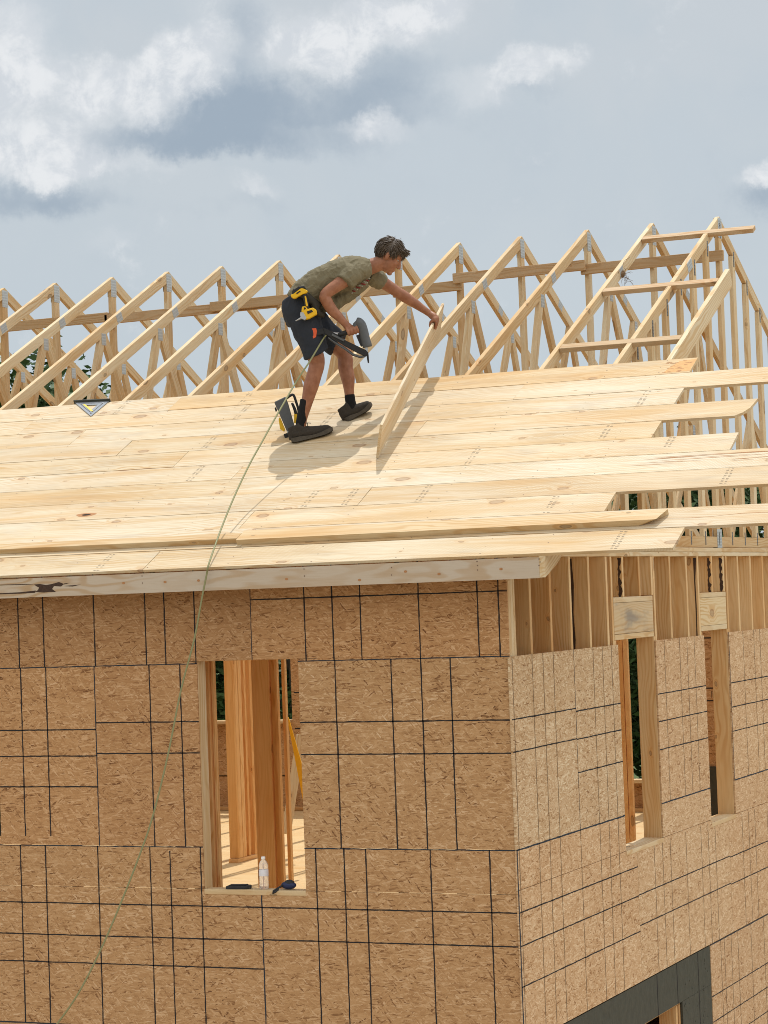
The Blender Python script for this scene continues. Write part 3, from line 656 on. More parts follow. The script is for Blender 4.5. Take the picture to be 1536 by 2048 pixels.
# straw caught on the second truss
plain('straw', (0.16, 0.10, 0.055), 0.9, var=0.4)
b = MB(); c = at(1245, 548, 0, -.62)
b.ball(c, ((.02, 0, 0), (0, .05, .022), (0, -.014, .026)), 0, 8, 6)
for _ in range(24):
    p = c + V((random.gauss(.01, .02), random.gauss(0, .045), random.gauss(0, .035))); q = [p]; dr = V((random.uniform(.1, 1), random.uniform(-1, 1), random.uniform(-1, .6))).normalized() * .022
    for _j in range(random.randint(2, 5)): q.append(q[-1] + dr); dr = (dr + V((random.uniform(-.01, .01), random.uniform(-.01, .01), random.uniform(-.014, .006)))).normalized() * .022
    b.tube(q, .0014, 4)
tag(b.build('straw_tuft', 'straw'), 'dark tuft of straw caught on a truss rafter', 'straw')

# ------------------------------------------------------------------ roof boards
RW = .2858
ENDS = [1.19, 1.92, .595, 1.82, 1.75, 1.212, .605, 1.215, .62, 1.80, .59]
JOINTS = [[-2.46], [-1.86], [-2.0], [-1.23, -4.25], [-2.31], [-2.44], [-3.05], [-3.67, -1.23], [-4.23], [-4.86, -.66], [-3.64]]
ORD = ['lowest', 'second', 'third', 'fourth', 'fifth', 'middle', 'seventh', 'eighth', 'ninth', 'tenth', 'topmost']
KNOTS = [(172, 1030, .045, .9, 1)]
STAMPS = [(1290, 785), (1205, 868), (1330, 893), (945, 908), (845, 985), (1100, 1007), (240, 815), (610, 1005), (655, 835), (500, 785), (200, 1130), (390, 945), (475, 830), (1230, 1085), (1445, 960), (60, 850), (700, 990), (430, 870)]
STX = [roof_xs(*q) for q in STAMPS]
EXTRA = {0: 'clean-cut right end above the bare studs', 1: 'long crack near the right end', 2: 'orange square-cut end', 3: 'running past the right frame edge', 4: 'reddish pitch streaks at the right end',
         5: 'square-cut end far past the gable', 6: 'ending short near the gable', 7: 'split broken right corner', 8: 'ending short near the gable', 9: 'running past the right frame edge', 10: 'dark orange stained right end'}
for r in range(11):
    js = sorted(JOINTS[r]); xs = [-6.75] + js + [ENDS[r]]
    for j in range(len(xs) - 1):
        x0, x1 = xs[j] + .0012, xs[j + 1] - .0012; L = x1 - x0; last = j == len(xs) - 2
        s0 = r * RW; tilt = random.uniform(-.0006, .0006)
        fr = frame(roof(x0, s0 + .0008, random.uniform(-.0012, .0008)), V((1, 0, 0)), RT, RN)
        b = MB(); w = RW - random.uniform(.004, .0095)
        if r == 7 and last:
            b.prism([(0, 0, -.019), (L - .10, 0, -.019), (L - .055, .045, -.019), (L - .02, .12, -.019), (L, w, -.019), (0, w, -.019)], (0, 0, .019))
        else:
            e = random.uniform(-.004, .004)
            b.prism([(0, 0, -.019), (L, 0, -.019), (L + e, w, -.019), (0, w, -.019)], (0, 0, .019))
        # nail heads over every truss
        for tx in TX + [GX, .35]:
            for fy in (.12, .5, .88):
                if x0 + .02 < tx < x1 - .02 and random.random() < .8:
                    cx, cy, rr = tx - x0 + random.uniform(-.012, .012), w * fy + random.uniform(-.015, .015), random.uniform(.0028, .0048)
                    b.add([(cx + rr * math.cos(a), cy + rr * math.sin(a), .0007) for a in [2 * math.pi * q / 7 for q in range(7)]], [tuple(range(7))], 1)
        for sx, ss in STX:
            if x0 + .05 < sx < x1 - .05 and s0 < ss < s0 + RW:
                for q in range(11):
                    if random.random() < .85:
                        for c_ in (0, .030):
                            cy = .02 + q * (w - .04) / 10; cx = sx - x0 + c_ + random.uniform(-.003, .003); hl = random.uniform(.006, .011)
                            b.add([(cx - hl, cy - .0035, .0006), (cx + hl, cy - .002, .0006), (cx + hl, cy + .0025, .0006), (cx - hl, cy + .0035, .0006)], [(0, 1, 2, 3)], 2)
        for kx, ky, kr, kf, dk in KNOTS:
            X_, s_ = roof_xs(kx, ky)
            if x0 < X_ < x1 and s0 < s_ < s0 + RW:
                for rad, mi, zz in ((kr, 3, .0005), (kr * .45, 4, .0008)):
                    b.add([(X_ - x0 + (rad * 1.8 * math.cos(a)) * (1 + .12 * math.sin(3 * a)), s_ - s0 + rad * .7 * math.sin(a), zz) for a in [2 * math.pi * q / 18 for q in range(18)]], [tuple(range(18))], mi)
        if r == 10 and last:                        # resin-stained end
            b.add([(L - .20, .02, .0005), (L - .004, .03, .0005), (L - .004, w - .02, .0005), (L - .13, w - .05, .0005), (L - .17, w * .5, .0005)], [(0, 1, 2, 3, 4)], 5)
            for q in range(26):
                cx, cy = L - random.uniform(.03, .22), random.uniform(.02, w - .04)
                b.add([(cx - .014, cy - .003, .0008), (cx + .012, cy - .004, .0008), (cx + .016, cy + .004, .0008), (cx - .010, cy + .005, .0008)], [(0, 1, 2, 3)], 3)
        if r == 4 and last:                         # pitch streaks
            for q in range(24):
                cx = L - random.uniform(.05, 1.1) ; cy = w * random.uniform(.3, .85); ln = random.uniform(.06, .25)
                b.add([(cx - ln, cy, .0006), (cx, cy - .003, .0006), (min(cx + ln, L - .01), cy + .001, .0006), (cx, cy + .003, .0006)], [(0, 1, 2, 3)], 3)
        if r == 1 and last:                         # crack
            q = [(L - 1.1 + i * .1, w * .42 + .012 * math.sin(i * 1.1) + i * .003) for i in range(11)]
            b.add([(x, y, .0006) for x, y in q] + [(x, y + .004 + .002 * math.sin(x * 17), .0006) for x, y in q], [(i, i + 1, i + 12, i + 11) for i in range(10)], 3)
        if 'pine_knot' not in MAT:
            plain('pine_knot', (0.40, 0.20, 0.09), 0.8, var=0.4, scale=80); plain('black_knot', (0.03, 0.018, 0.012), 0.9); plain('pine_resin', (0.58, 0.33, 0.13), 0.7, var=0.3, scale=30)
        o = bpy.data.objects.new('roof_board', b.mesh('roof_board', ['board_pine', 'nail_head', 'stamp_ink', 'pine_knot', 'black_knot', 'pine_resin'])); COL.objects.link(o)
        o.matrix_world = fr @ Matrix.Rotation(tilt, 4, 'Z')
        side = 'right' if last else ('left' if j == 0 else 'central')
        row = 'middle row of boards' if r == 5 else ORD[r] + (' row, at the eave' if r == 0 else ' row, under the trusses' if r == 10 else ' row up from the eave')
        ex = EXTRA[r] if last else ('big black knot hole' if (r == 3 and j == 1) else None)
        tag(o, f'{side} board, {row}' + (', ' + ex if ex else ''), 'roof board', 'pine boards decking the roof')

# fascia board under the eave, with a rotten knot at its left end
b = MB(); fx0, fx1, fz0, fz1 = -6.8, .3305, 1.706, 1.836
b.box(fx0, fx1, -.299, -.264, fz0, fz1)
def fpix(pts, mi, y=-.3003): b.add([(atY(px, py, y).x, y, atY(px, py, y).z) for px, py in pts], [tuple(range(len(pts)))], mi)
fpix([(68, 1169), (80, 1168), (92, 1170), (104, 1168), (118, 1164), (128, 1168), (122, 1173), (108, 1172), (104, 1178), (112, 1184), (98, 1184), (88, 1185), (70, 1184), (76, 1180), (78, 1175), (72, 1172)], 1)
fpix([(-60, 1187.5), (0, 1186.5), (40, 1184.5), (72, 1181), (70, 1185.5), (40, 1187.3), (0, 1188.5), (-60, 1189.5)], 1)
fpix([(-60, 1172), (0, 1169.5), (50, 1168), (70, 1169), (50, 1169.4), (0, 1170.6), (-60, 1173)], 1)
fpix([(126, 1172), (145, 1173), (162, 1169), (145, 1170.5)], 1); fpix([(128, 1167), (140, 1165.5), (128, 1169)], 1)
for px, py in ((247, 1166), (330, 1164), (397, 1161), (573, 1158), (719, 1160), (811, 1143), (878, 1148), (1002, 1138)):
    q = atY(px, py, -.3003); b.add([(q.x + .012 * math.cos(a), -.3003, q.z + .008 * math.sin(a)) for a in [2 * math.pi * i / 9 for i in range(9)]], [tuple(range(9))], 2)
for px, py in ((608, 1138), (609, 1152), (783, 1135), (783, 1150), (954, 1123), (955, 1131), (955, 1140), (284, 1152), (285, 1166), (1078, 1118), (1080, 1124), (1078, 1131)):
    q = atY(px, py, -.3003); b.add([(q.x + .0045 * math.cos(a), -.3003, q.z + .004 * math.sin(a)) for a in [2 * math.pi * i / 7 for i in range(7)]], [tuple(range(7))], 3)
o = b.build('fascia_board', ['fascia_pine', 'bark_dark', 'pine_knot', 'nail_head'], None, Matrix.Translation((fx0, -.28, 1.77)))
tag(o, 'pale fascia board under the eave with a dark rotten knot at the left', 'fascia board')

# loose timbers lying on the lowest boards
o = beam('loose_timber', roof(-6.75, .352 + .0445, .0195), roof(-1.90, .341 + .0445, .0195), .089, .038, RN, 'frame_spruce')
tag(o, 'narrow timber lying loose on the lowest roof boards at the left', 'timber')
b = MB(); s0 = .316; w = .14; h = .038
b.prism([(0, 0, 0), (2.78, 0, 0), (2.80, .006, 0), (2.94, w, 0), (0, w, 0)], (0, 0, h)); 
b.v = [v if not (v.z > .01 and v.x > 2.7) else V((v.x - .0 + (.10 if v.y < .1 else 0), v.y, v.z)) for v in b.v]
o = bpy.data.objects.new('loose_timber', b.mesh('loose_timber', 'frame_spruce')); COL.objects.link(o)
ang = .004; o.matrix_world = frame(roof(-1.895, s0, .001), V((1, 0, 0)), RT, RN) @ Matrix.Rotation(ang, 4, 'Z')
tag(o, 'wider timber with a pointed right end lying on the lowest roof boards', 'timber')

# ------------------------------------------------------------------ rafter square on the top board
plain('aluminium', (0.33, 0.35, 0.38), 0.4, metal=0.5, var=0.1)
plain('label_yellow', (0.75, 0.58, 0.08), 0.5)
Rc = V((-4.315, 0, 0)); 
def rq(px, py, h=.003): return on_roof(px, py, h)
L_, R2, T_ = rq(150, 806), rq(218, 803), rq(182, 833)
sq = empty('rafter_square', tuple(L_), 'grey metal triangular rafter square hooked on the top board edge', 'square')
b = MB(); cen = (L_ + R2 + T_) / 3
def ring(a, bb):
    out = [cen + (p - cen) * a for p in (L_, R2, T_)]; inn = [cen + (p - cen) * bb for p in (L_, R2, T_)]
    for i in range(3):
        j = (i + 1) % 3; b.prism([out[i], out[j], inn[j], inn[i]], RN * .004)
ring(1, .72); ring(.64, .36)
for i in range(3):
    p = (L_, R2, T_)[i]; b.tube([cen + (p - cen) * .74 + RN * .002, cen + (p - cen) * .60 + RN * .002], .008, 5)
b.build('blade', 'aluminium', sq, Matrix.Translation(L_))
b = MB(); e = (R2 - L_).normalized(); up = RT * .012
b.prism([L_ - e * .01 - RN * .012, R2 + e * .01 - RN * .012, R2 + e * .01 - RN * .012 + up, L_ - e * .01 - RN * .012 + up], RN * .034); b.build('fence', 'membrane', sq, Matrix.Translation(L_))
b = MB(); p0 = cen + (L_ - cen) * .52; p1 = cen + (T_ - cen) * .52; w_ = (R2 - L_).normalized() * .022
b.prism([p0, p1, p1 + w_, p0 + w_], RN * .006); b.build('sticker', 'label_yellow', sq, Matrix.Translation(L_))

# ------------------------------------------------------------------ things on the window sill
m, T, bs = new_mat('clear_plastic', 0.08); bs.inputs['Base Color'].default_value = (.95, .93, .92, 1); bs.inputs['Transmission Weight'].default_value = .75; bs.inputs['IOR'].default_value = 1.2
plain('bottle_label', (0.72, 0.72, 0.78), 0.4, var=0.1); plain('black_rubber', (0.025, 0.026, 0.03), 0.6, var=0.3); plain('navy_plastic', (0.02, 0.03, 0.09), 0.4); plain('bottle_cap', (.85, .85, .85), .4)
bx = atY(528.5, 1779, .06); bo = V((bx.x, .06, WB + .0005))
wb = empty('water_bottle', tuple(bo), 'clear plastic water bottle standing on the front window sill', 'bottle')
b = MB(); prof = [(.026, 0), (.031, .004), (.032, .03), (.0295, .038), (.032, .046), (.0295, .056), (.032, .064), (.0305, .074), (.032, .082), (.032, .13), (.0305, .137), (.032, .144), (.031, .155), (.024, .178), (.014, .19), (.0125, .197)]
b.lathe(bo, prof, 20); b.build('body', 'clear_plastic', wb, Matrix.Translation(bo), True)
b = MB(); b.lathe(bo, [(.0324, .086), (.0326, .087), (.0326, .127), (.0324, .128)], 20); b.build('label', 'bottle_label', wb, Matrix.Translation(bo), True)
b = MB(); b.lathe(bo, [(.0135, .196), (.014, .198), (.014, .211), (.012, .213)], 14); b.build('cap', 'bottle_cap', wb, Matrix.Translation(bo), True)
# notebook / pouch
q0, q1 = atY(456, 1781, .03), atY(500, 1774, .07); z = WB + .001
b = MB(); c = V(((q0.x + q1.x) / 2, .055, z)); a_ = V((.98, .17, 0)) * .082; n_ = V((-.17, .98, 0)) * .045
b.prism([c - a_ - n_, c + a_ * .75 - n_, c + a_ * 1.1 - n_ * .3, c + a_ * .9 + n_, c - a_ + n_], (0, 0, .020))
b.prism([c - a_ * .8 - n_ * .7 + V((0, 0, .0205)), c + a_ * .6 - n_ * .7 + V((0, 0, .0205)), c + a_ * .7 + n_ * .7 + V((0, 0, .0205)), c - a_ * .8 + n_ * .7 + V((0, 0, .0205))], (0, 0, .006))
tag(chamfer(b.build('tool_pouch', 'black_rubber', None, Matrix.Translation(c)), .004), 'flat black pouch lying at the left of the front window sill', 'pouch')
q0 = atY(575, 1780, .04); c = V((q0.x + .005, .05, WB + .001))
tm = empty('tape_measure', tuple(c), 'dark blue tape measure with a strap at the right of the front sill', 'tape measure')
b = MB(); b.ball(c + V((0, 0, .028)), ((.055, 0, 0), (0, .03, 0), (0, 0, .027)), 0, 18, 10); b.ball(c + V((.005, 0, .04)), ((.038, 0, 0), (0, .026, 0), (0, 0, .025)), 1, 16, 8); b.build('case', ['navy_plastic', 'black_rubber'], tm, Matrix.Translation(c), True)
b = MB(); b.tube([c + V((-.03, -.02, .03)), c + V((-.06, -.045, .012)), c + V((-.085, -.058, -.006)), c + V((-.09, -.0575, -.02)), c + V((-.075, -.0575, -.012)), c + V((-.05, -.05, .006))], .007, 7); b.build('strap', 'black_rubber', tm, Matrix.Translation(c), True)
# ------------------------------------------------------------------ person
CH_F = V((CF.x, CF.y, 0)).normalized(); CH_R = V((CH_F.y, -CH_F.x, 0))
MID = V((-1.98, 1.72, 2.86))
def PP(px, py, d=0.0):                              # a point of the figure: photo measurement + distance behind its middle plane
    dr = pix_dir(px, py); o = MID + CH_F * d; t = (o - CAM).dot(CH_F) / dr.dot(CH_F); return CAM + dr * t
def tubeP(b, pts, n=14, sub=3, mi=0, flat=1.0, side=None):
    P = [PP(p[0], p[1], p[2]) for p in pts]; R = [p[3] for p in pts]; Q = []; RR = []
    for i in range(len(P) - 1):                     # Catmull-Rom
        p0, p1, p2, p3 = P[max(i - 1, 0)], P[i], P[i + 1], P[min(i + 2, len(P) - 1)]
        for k in range(sub):
            t = k / sub
            Q.append(0.5 * ((2 * p1) + (p2 - p0) * t + (2 * p0 - 5 * p1 + 4 * p2 - p3) * t * t + (3 * p1 - p0 - 3 * p2 + p3) * t ** 3)); RR.append(R[i] * (1 - t) + R[i + 1] * t)
    Q.append(P[-1]); RR.append(R[-1]); b.tube(Q, RR, n, mi, flat, side)
def remesh(b, name, mat, parent, fr, vox, smooth=3, disp=None):
    o = b.build(name, mat, None)
    md = o.modifiers.new('r', 'REMESH'); md.mode = 'VOXEL'; md.voxel_size = vox; md.use_smooth_shade = True
    ms = o.modifiers.new('s', 'SMOOTH'); ms.factor = .5; ms.iterations = smooth
    dg = bpy.context.evaluated_depsgraph_get(); me = bpy.data.meshes.new_from_object(o.evaluated_get(dg))
    old = o.data; bpy.data.objects.remove(o); bpy.data.meshes.remove(old)
    me.materials.clear()
    for m_ in (mat if isinstance(mat, (list, tuple)) else [mat]): me.materials.append(MAT[m_])
    if disp:
        nrm = [v.normal.copy() for v in me.vertices]
        for v, n_ in zip(me.vertices, nrm): v.co += n_ * disp(v.co)
    me.transform(fr.inverted())
    me.polygons.foreach_set('use_smooth', [True] * len(me.polygons)); me.name = name
    no = bpy.data.objects.new(name, me); COL.objects.link(no)
    if parent is not None: no.parent = parent
    no.matrix_local = rest(parent).inverted() @ fr
    return no
def skin_mat():
    m, T, b = new_mat('tanned_skin', 0.48); tc = T.node('ShaderNodeTexCoord')
    n = T.noise(tc.outputs['Object'], 22, 4); n2 = T.noise(tc.outputs['Object'], 160, 3)
    c = T.mix(T.rng(n, .3, .7), (.255, .102, .054, 1), (.335, .148, .084, 1)); c = T.mix(T.math('MULTIPLY', T.rng(n2, .55, .75), .3), c, (.30, .12, .07, 1))
    T.put(b.inputs['Base Color'], c); b.inputs['Subsurface Weight'].default_value = .12; b.inputs['Subsurface Radius'].default_value = (.012, .005, .003); b.inputs['Subsurface Scale'].default_value = 0.6
    b.inputs['Specular IOR Level'].default_value = .35
skin_mat()
def cloth(name, c0, c1, bump=.5, sc=9):
    m, T, b = new_mat(name, 0.9); tc = T.node('ShaderNodeTexCoord'); n = T.noise(tc.outputs['Object'], sc, 3, .5, 1.2); w_ = T.noise(tc.outputs['Object'], 500, 1)
    T.put(b.inputs['Base Color'], T.mix(n, c0 + (1,), c1 + (1,))); bp = T.node('ShaderNodeBump'); bp.inputs['Strength'].default_value = bump; bp.inputs['Distance'].default_value = .02
    T.put(bp.inputs['Height'], T.math('ADD', n, T.math('MULTIPLY', w_, .03))); T.put(b.inputs['Normal'], bp.outputs[0])
cloth('olive_cotton', (.150, .128, .080), (.205, .180, .118), .8, 12); cloth('navy_canvas', (.020, .024, .034), (.034, .040, .054)); cloth('sock_knit', (.008, .008, .009), (.014, .014, .016), .2)
cloth('shoe_mesh', (.030, .026, .022), (.056, .046, .038), .3, 60); plain('shoe_sole', (.075, .063, .050), .8, var=.4, scale=60); plain('hair_brown', (.066, .045, .030), .45, var=.7, scale=70, spec=.5)
plain('tool_yellow', (.72, .43, .015), .45, var=.06); plain('tool_black', (.018, .018, .02), .5, var=.3); plain('tool_grey', (.095, .10, .108), .5, metal=.2, var=.15); plain('orange_cap', (.62, .10, .035), .5); plain('steel', (.45, .45, .46), .35, metal=.9)
plain('eye_white', (.42, .35, .31), .4); plain('eye_dark', (.02, .015, .012), .2); plain('print_red', (.20, .03, .028), .8, var=.3); plain('print_white', (.30, .28, .24), .8); plain('leather_dark', (.035, .03, .022), .7, var=.3)

man = empty('person', tuple(MID), 'man in olive t-shirt and dark shorts bending forward, nail gun in hand, holding a plank', 'person')
FR = Matrix.Translation(MID)
DN, DF = -.10, .10
# head frame
HC = PP(777, 513, .03)
hf = (CH_R * .80 + V((0, 0, -.60))).normalized(); hs = CH_F.copy(); hu = hs.cross(hf).normalized() * -1
if hu.z < 0: hu = -hu
tilt = Matrix.Rotation(.10, 3, hu); hf = tilt @ hf; hs = tilt @ hs     # face turned slightly away towards the plank
def Hh(f, u, s=0.0): return HC + hf * f + hu * u + hs * s
b = MB()
# torso core, neck, limbs: one closed figure
tubeP(b, [(600, 625, 0, .11), (622, 588, 0, .105), (660, 560, 0, .11), (703, 543, .01, .11), (728, 538, .02, .075)], 16)
tubeP(b, [(728, 538, .02, .062), (745, 532, .025, .058), (758, 527, .028, .056), (768, 520, .03, .05)], 14)
tubeP(b, [(600, 622, DN, .092), (612, 660, DN - .01, .085), (628, 705, DN - .01, .068), (634, 726, DN, .058), (629, 748, DN, .056), (622, 772, DN, .057), (614, 805, DN, .042), (605, 838, DN, .034), (602, 862, DN, .036)], 16)
tubeP(b, [(612, 618, DF, .092), (640, 655, DF + .02, .083), (676, 692, DF + .03, .066), (690, 712, DF + .03, .057), (691, 735, DF + .02, .056), (696, 757, DF + .01, .052), (698, 780, DF, .038), (700, 800, DF, .034), (703, 822, DF, .036)], 16)
# near arm
tubeP(b, [(706, 545, -.15, .060), (688, 561, -.18, .053), (668, 575, -.21, .047), (650, 590, -.225, .041), (653, 602, -.22, .043), (664, 620, -.21, .041), (678, 634, -.20, .033), (689, 646, -.195, .027), (696, 654, -.195, .028)], 14)
# far arm
tubeP(b, [(735, 552, .15, .056), (757, 560, .21, .050), (775, 571, .25, .045), (793, 583, .29, .042), (810, 594, .32, .043), (830, 607, .36, .036), (850, 621, .40, .027), (859, 627, .415, .026)], 14)
# head
b.ball(Hh(-.012, .030), (hf * .098, hs * .077, hu * .090))
b.ball(Hh(.035, -.025), (hf * .060, hs * .062, hu * .085))
b.ball(Hh(.030, -.075), (hf * .052, hs * .050, hu * .036))
b.ball(Hh(.074, -.096), (hf * .022, hs * .024, hu * .018))
b.ball(Hh(.080, .040), (hf * .016, hs * .050, hu * .012))
b.ball(Hh(.062, -.022, .036), (hf * .024, hs * .020, hu * .020)); b.ball(Hh(.062, -.022, -.036), (hf * .024, hs * .020, hu * .020))
b.tube([Hh(.088, .020), Hh(.104, -.004), Hh(.114, -.024), Hh(.100, -.034)], [.009, .010, .013, .010], 8)
b.ball(Hh(.092, -.058), (hf * .010, hs * .022, hu * .006)); b.ball(Hh(.089, -.070), (hf * .010, hs * .020, hu * .007))
for s in (1, -1):
    b.ball(Hh(-.012, -.004, s * .078), (hf * .017 + hu * .006, hs * .010, hu * .032 - hf * .006)); b.ball(Hh(-.010, -.030, s * .074), (hf * .010, hs * .008, hu * .012))
# near hand round the gun handle
HA, HB = PP(682, 668, -.205), PP(724, 656, -.205); hx = (HB - HA).normalized(); hy = CH_F * -1; hz = hx.cross(hy).normalized()
if hz.z < 0: hz = -hz
b.ball(PP(702, 659, -.20), (hx * .040, hy * .024, hz * .034)); b.ball(PP(696, 653, -.197), (hx * .030, hy * .024, hz * .028))
for i in range(4):
    c = HA + (HB - HA) * (.36 + .155 * i); r = .029; rr = .0098 - .0006 * abs(i - 1)
    b.tube([c + (hy * math.cos(a) + hz * math.sin(a)) * r - hx * (.010 * (1 - q / 5)) for q, a in enumerate([math.radians(x) for x in (75, 40, 5, -30, -65, -100)])], [rr * 1.15, rr * 1.1, rr * 1.05, rr, rr * .95, rr * .8], 8)
b.tube([PP(698, 656, -.17), PP(706, 655, -.158), PP(714, 655, -.168), PP(719, 658, -.180)], [.013, .012, .0105, .009], 8)
# plank geometry (the far hand grips it)
PB, PC = atY(765, 850, 1.03), atY(888.5, 607, 2.66); PA = on_roof(757, 917, .001)
edge = (PC - PB).normalized(); wdir = PA - PB; wdir = (wdir - edge * edge.dot(wdir)); wlen = wdir.length; wdir.normalize(); tdir = edge.cross(wdir).normalized()
if tdir.x > 0: tdir = -tdir                         # thickness runs to the left of the face we see
def plk(t, w, h=0.0): return PB + edge * t + wdir * w + tdir * h
PLEN = (PC - PB).length
gt_ = PLEN * .845
# far hand: palm above the edge, fingers over the right face, thumb on the left
wr = PP(859, 627, .415); kn = plk(gt_, -.026, .006)
b.tube([wr, wr.lerp(kn, .5), kn], [.025, .030, .028], 10); b.ball(kn, (edge * .042, tdir * .024, wdir * .020))
for i in range(4):
    t0 = gt_ + .036 - .023 * i; ln = (.066, .078, .074, .058)[i]
    b.tube([plk(t0, -.024, .014), plk(t0, -.020, -.004), plk(t0 - .002, -.004, -.0125), plk(t0 - .004, ln * .45, -.0115), plk(t0 - .005, ln * .85, -.0105)], [.0115, .0110, .0100, .0092, .0080], 8)
b.tube([plk(gt_ - .030, -.020, .012), plk(gt_ - .040, -.004, .028), plk(gt_ - .036, .025, .030), plk(gt_ - .026, .045, .0285)], [.013, .012, .0105, .009], 8)
body = remesh(b, 'body', 'tanned_skin', man, FR, .0052, 2)

# hair
b = MB()
def hair_ok(p):
    d = p - HC; f, u = d.dot(hf), d.dot(hu)
    if f > .045 and u < .075 - .30 * (f - .045): return False
    if u < -.045 + max(0, -f - .05) * -.2: return False
    if f > -.04 and u < .018 + .25 * f: return False
    return True
bb = MB(); bb.ball(Hh(-.014, .036), (hf * .106, hs * .085, hu * .098), 0, 40, 26)
for f_ in bb.f:
    if all(hair_ok(bb.v[i]) for i in f_): b.add([bb.v[i] for i in f_], [tuple(range(len(f_)))])
cands = [(bb.v[i], ) for i in range(len(bb.v)) if hair_ok(bb.v[i])]
cen = Hh(-.014, .036)
for _ in range(2000):
    p = random.choice(cands)[0]; nrm = (p - cen).normalized(); p = cen + (p - cen) * random.uniform(.93, 1.0) + V((random.gauss(0, .004), random.gauss(0, .004), random.gauss(0, .004)))
    d = p - HC; f, u = d.dot(hf), d.dot(hu)
    top = max(0, min(1, (u - .02) / .08))
    dv = hf * (1.0 if f > -.03 else -.3) * top + (hu * -1.0 + hf * (.35 if f > .02 else -.35)) * (1 - top)
    sw = mnoise.noise(p * 38) * 1.1; dv = Matrix.Rotation(sw, 3, nrm) @ dv
    flow = (dv - nrm * dv.dot(nrm)).normalized() + nrm * (.10 + .30 * top * max(0, mnoise.noise(p * 55 + V((9, 0, 0))) + .25)) + V((random.gauss(0, .10), random.gauss(0, .10), random.gauss(0, .10)))
    flow.normalize(); ln = random.uniform(.026, .044) * (1 + .45 * top * (1 if f > 0 else .4)); q = [p]
    for k_ in range(4): q.append(q[-1] + flow * ln / 4); flow = (flow + V((0, 0, -.10)) - nrm * .10).normalized()
    b.tube(q, [.0028, .0034, .0032, .0024, .0006], 4)
for _ in range(170):                                # quiff over the forehead
    p = Hh(random.uniform(.045, .088), random.uniform(.078, .112), random.uniform(-.055, .055)); q = [p]; flow = (hf * random.uniform(.7, 1.2) + hu * random.uniform(.0, .5) + hs * random.gauss(0, .35)).normalized()
    for k_ in range(4): q.append(q[-1] + flow * random.uniform(.007, .012)); flow = (flow + V((0, 0, -.22)) + hf * .05).normalized()
    b.tube(q, [.0034, .0040, .0034, .0024, .0006], 4)
for _ in range(26):                                 # flyaway strands
    p = random.choice(cands)[0]; nrm = (p - cen).normalized(); q = [p]; flow = (nrm + V((random.gauss(0, .5), random.gauss(0, .5), random.gauss(0, .5)))).normalized()
    if (p - HC).dot(hu) < .06: continue
    for k_ in range(5): q.append(q[-1] + flow * .007); flow = (flow + V((random.gauss(0, .25), random.gauss(0, .25), random.gauss(0, .25)))).normalized()
    b.tube(q, .0007, 4)
b.build('hair', 'hair_brown', man, FR, True)
for s in (1, -1):
    b = MB(); c = Hh(.0705, .011, s * .033); b.ball(c, (hf * .0095, hs * .011, hu * .0055)); b.ball(c + hf * .0045, (hf * .0058, hs * .006, hu * .0052), 1); e_ = b.build('eye', ['eye_white', 'eye_dark'], man, FR, True)
    b = MB(); b.tube([Hh(.090, .034, s * .014), Hh(.092, .040, s * .030), Hh(.080, .036, s * .048)], [.003, .0042, .002], 6); b.build('eyebrow', 'hair_brown', man, FR, True)

# shirt
b = MB()
for d0 in (-.085, 0, .085):
    tubeP(b, [(596, 607, d0 * .95, .108), (612, 588, d0, .112), (636, 570, d0, .118), (664, 557, d0, .120), (692, 546, d0 * 1.1, .122), (715, 540, d0 * 1.15 + .01, .108), (732, 537, d0 * .8 + .02, .085)], 18)
tubeP(b, [(726, 537, .02, .088), (741, 535, .023, .068)], 16)
tubeP(b, [(640, 600, -.06, .10), (655, 598, .0, .095), (678, 586, .02, .085)], 14); tubeP(b, [(640, 602, .05, .09), (655, 600, .06, .09), (680, 585, .06, .08)], 14)
tubeP(b, [(660, 618, 0, .052), (672, 604, .01, .06), (700, 583, .03, .062), (730, 562, .05, .055)], 14, flat=1.6, side=CH_F)
tubeP(b, [(716, 538, -.12, .078), (704, 548, -.165, .080), (694, 558, -.185, .077), (688, 565, -.195, .074)], 16)
tubeP(b, [(733, 548, .13, .072), (750, 556, .19, .072), (762, 563, .225, .066), (766, 565.5, .235, .063)], 16)
def wrinkle(co):
    u = (co - MID).dot(CH_R); z = co.z
    d_ = (co - MID).dot(CH_F)
    a = mnoise.noise(V((u * 13 + z * 9, d_ * 4, z * 10 - u * 7))); c = 1 - abs(mnoise.noise(V((u * 19 - z * 12, d_ * 7, z * 14 + u * 9)))) * 2.2; e = mnoise.noise(V((u * 40 + z * 14, co.y * 14, z * 20)))
    return .0075 * a + .0055 * max(c, 0) ** 2 - .003 + .0012 * e
remesh(b, 't_shirt', 'olive_cotton', man, FR, .0065, 6, wrinkle)
b = MB()                                            # print on the chest
for i in range(7):
    for j in range(3):
        q = PP(704 + i * 5 + j * 2.2, 585 - i * 3.4 - j * 4.2 + 1, -.118 - .002 * i); b.ball(q, (CH_R * .009, CH_F * .012, V((0, 0, .006))), (i + j) % 2, 6, 4)
b.build('shirt_print', ['print_white', 'print_red'], man, FR, True)
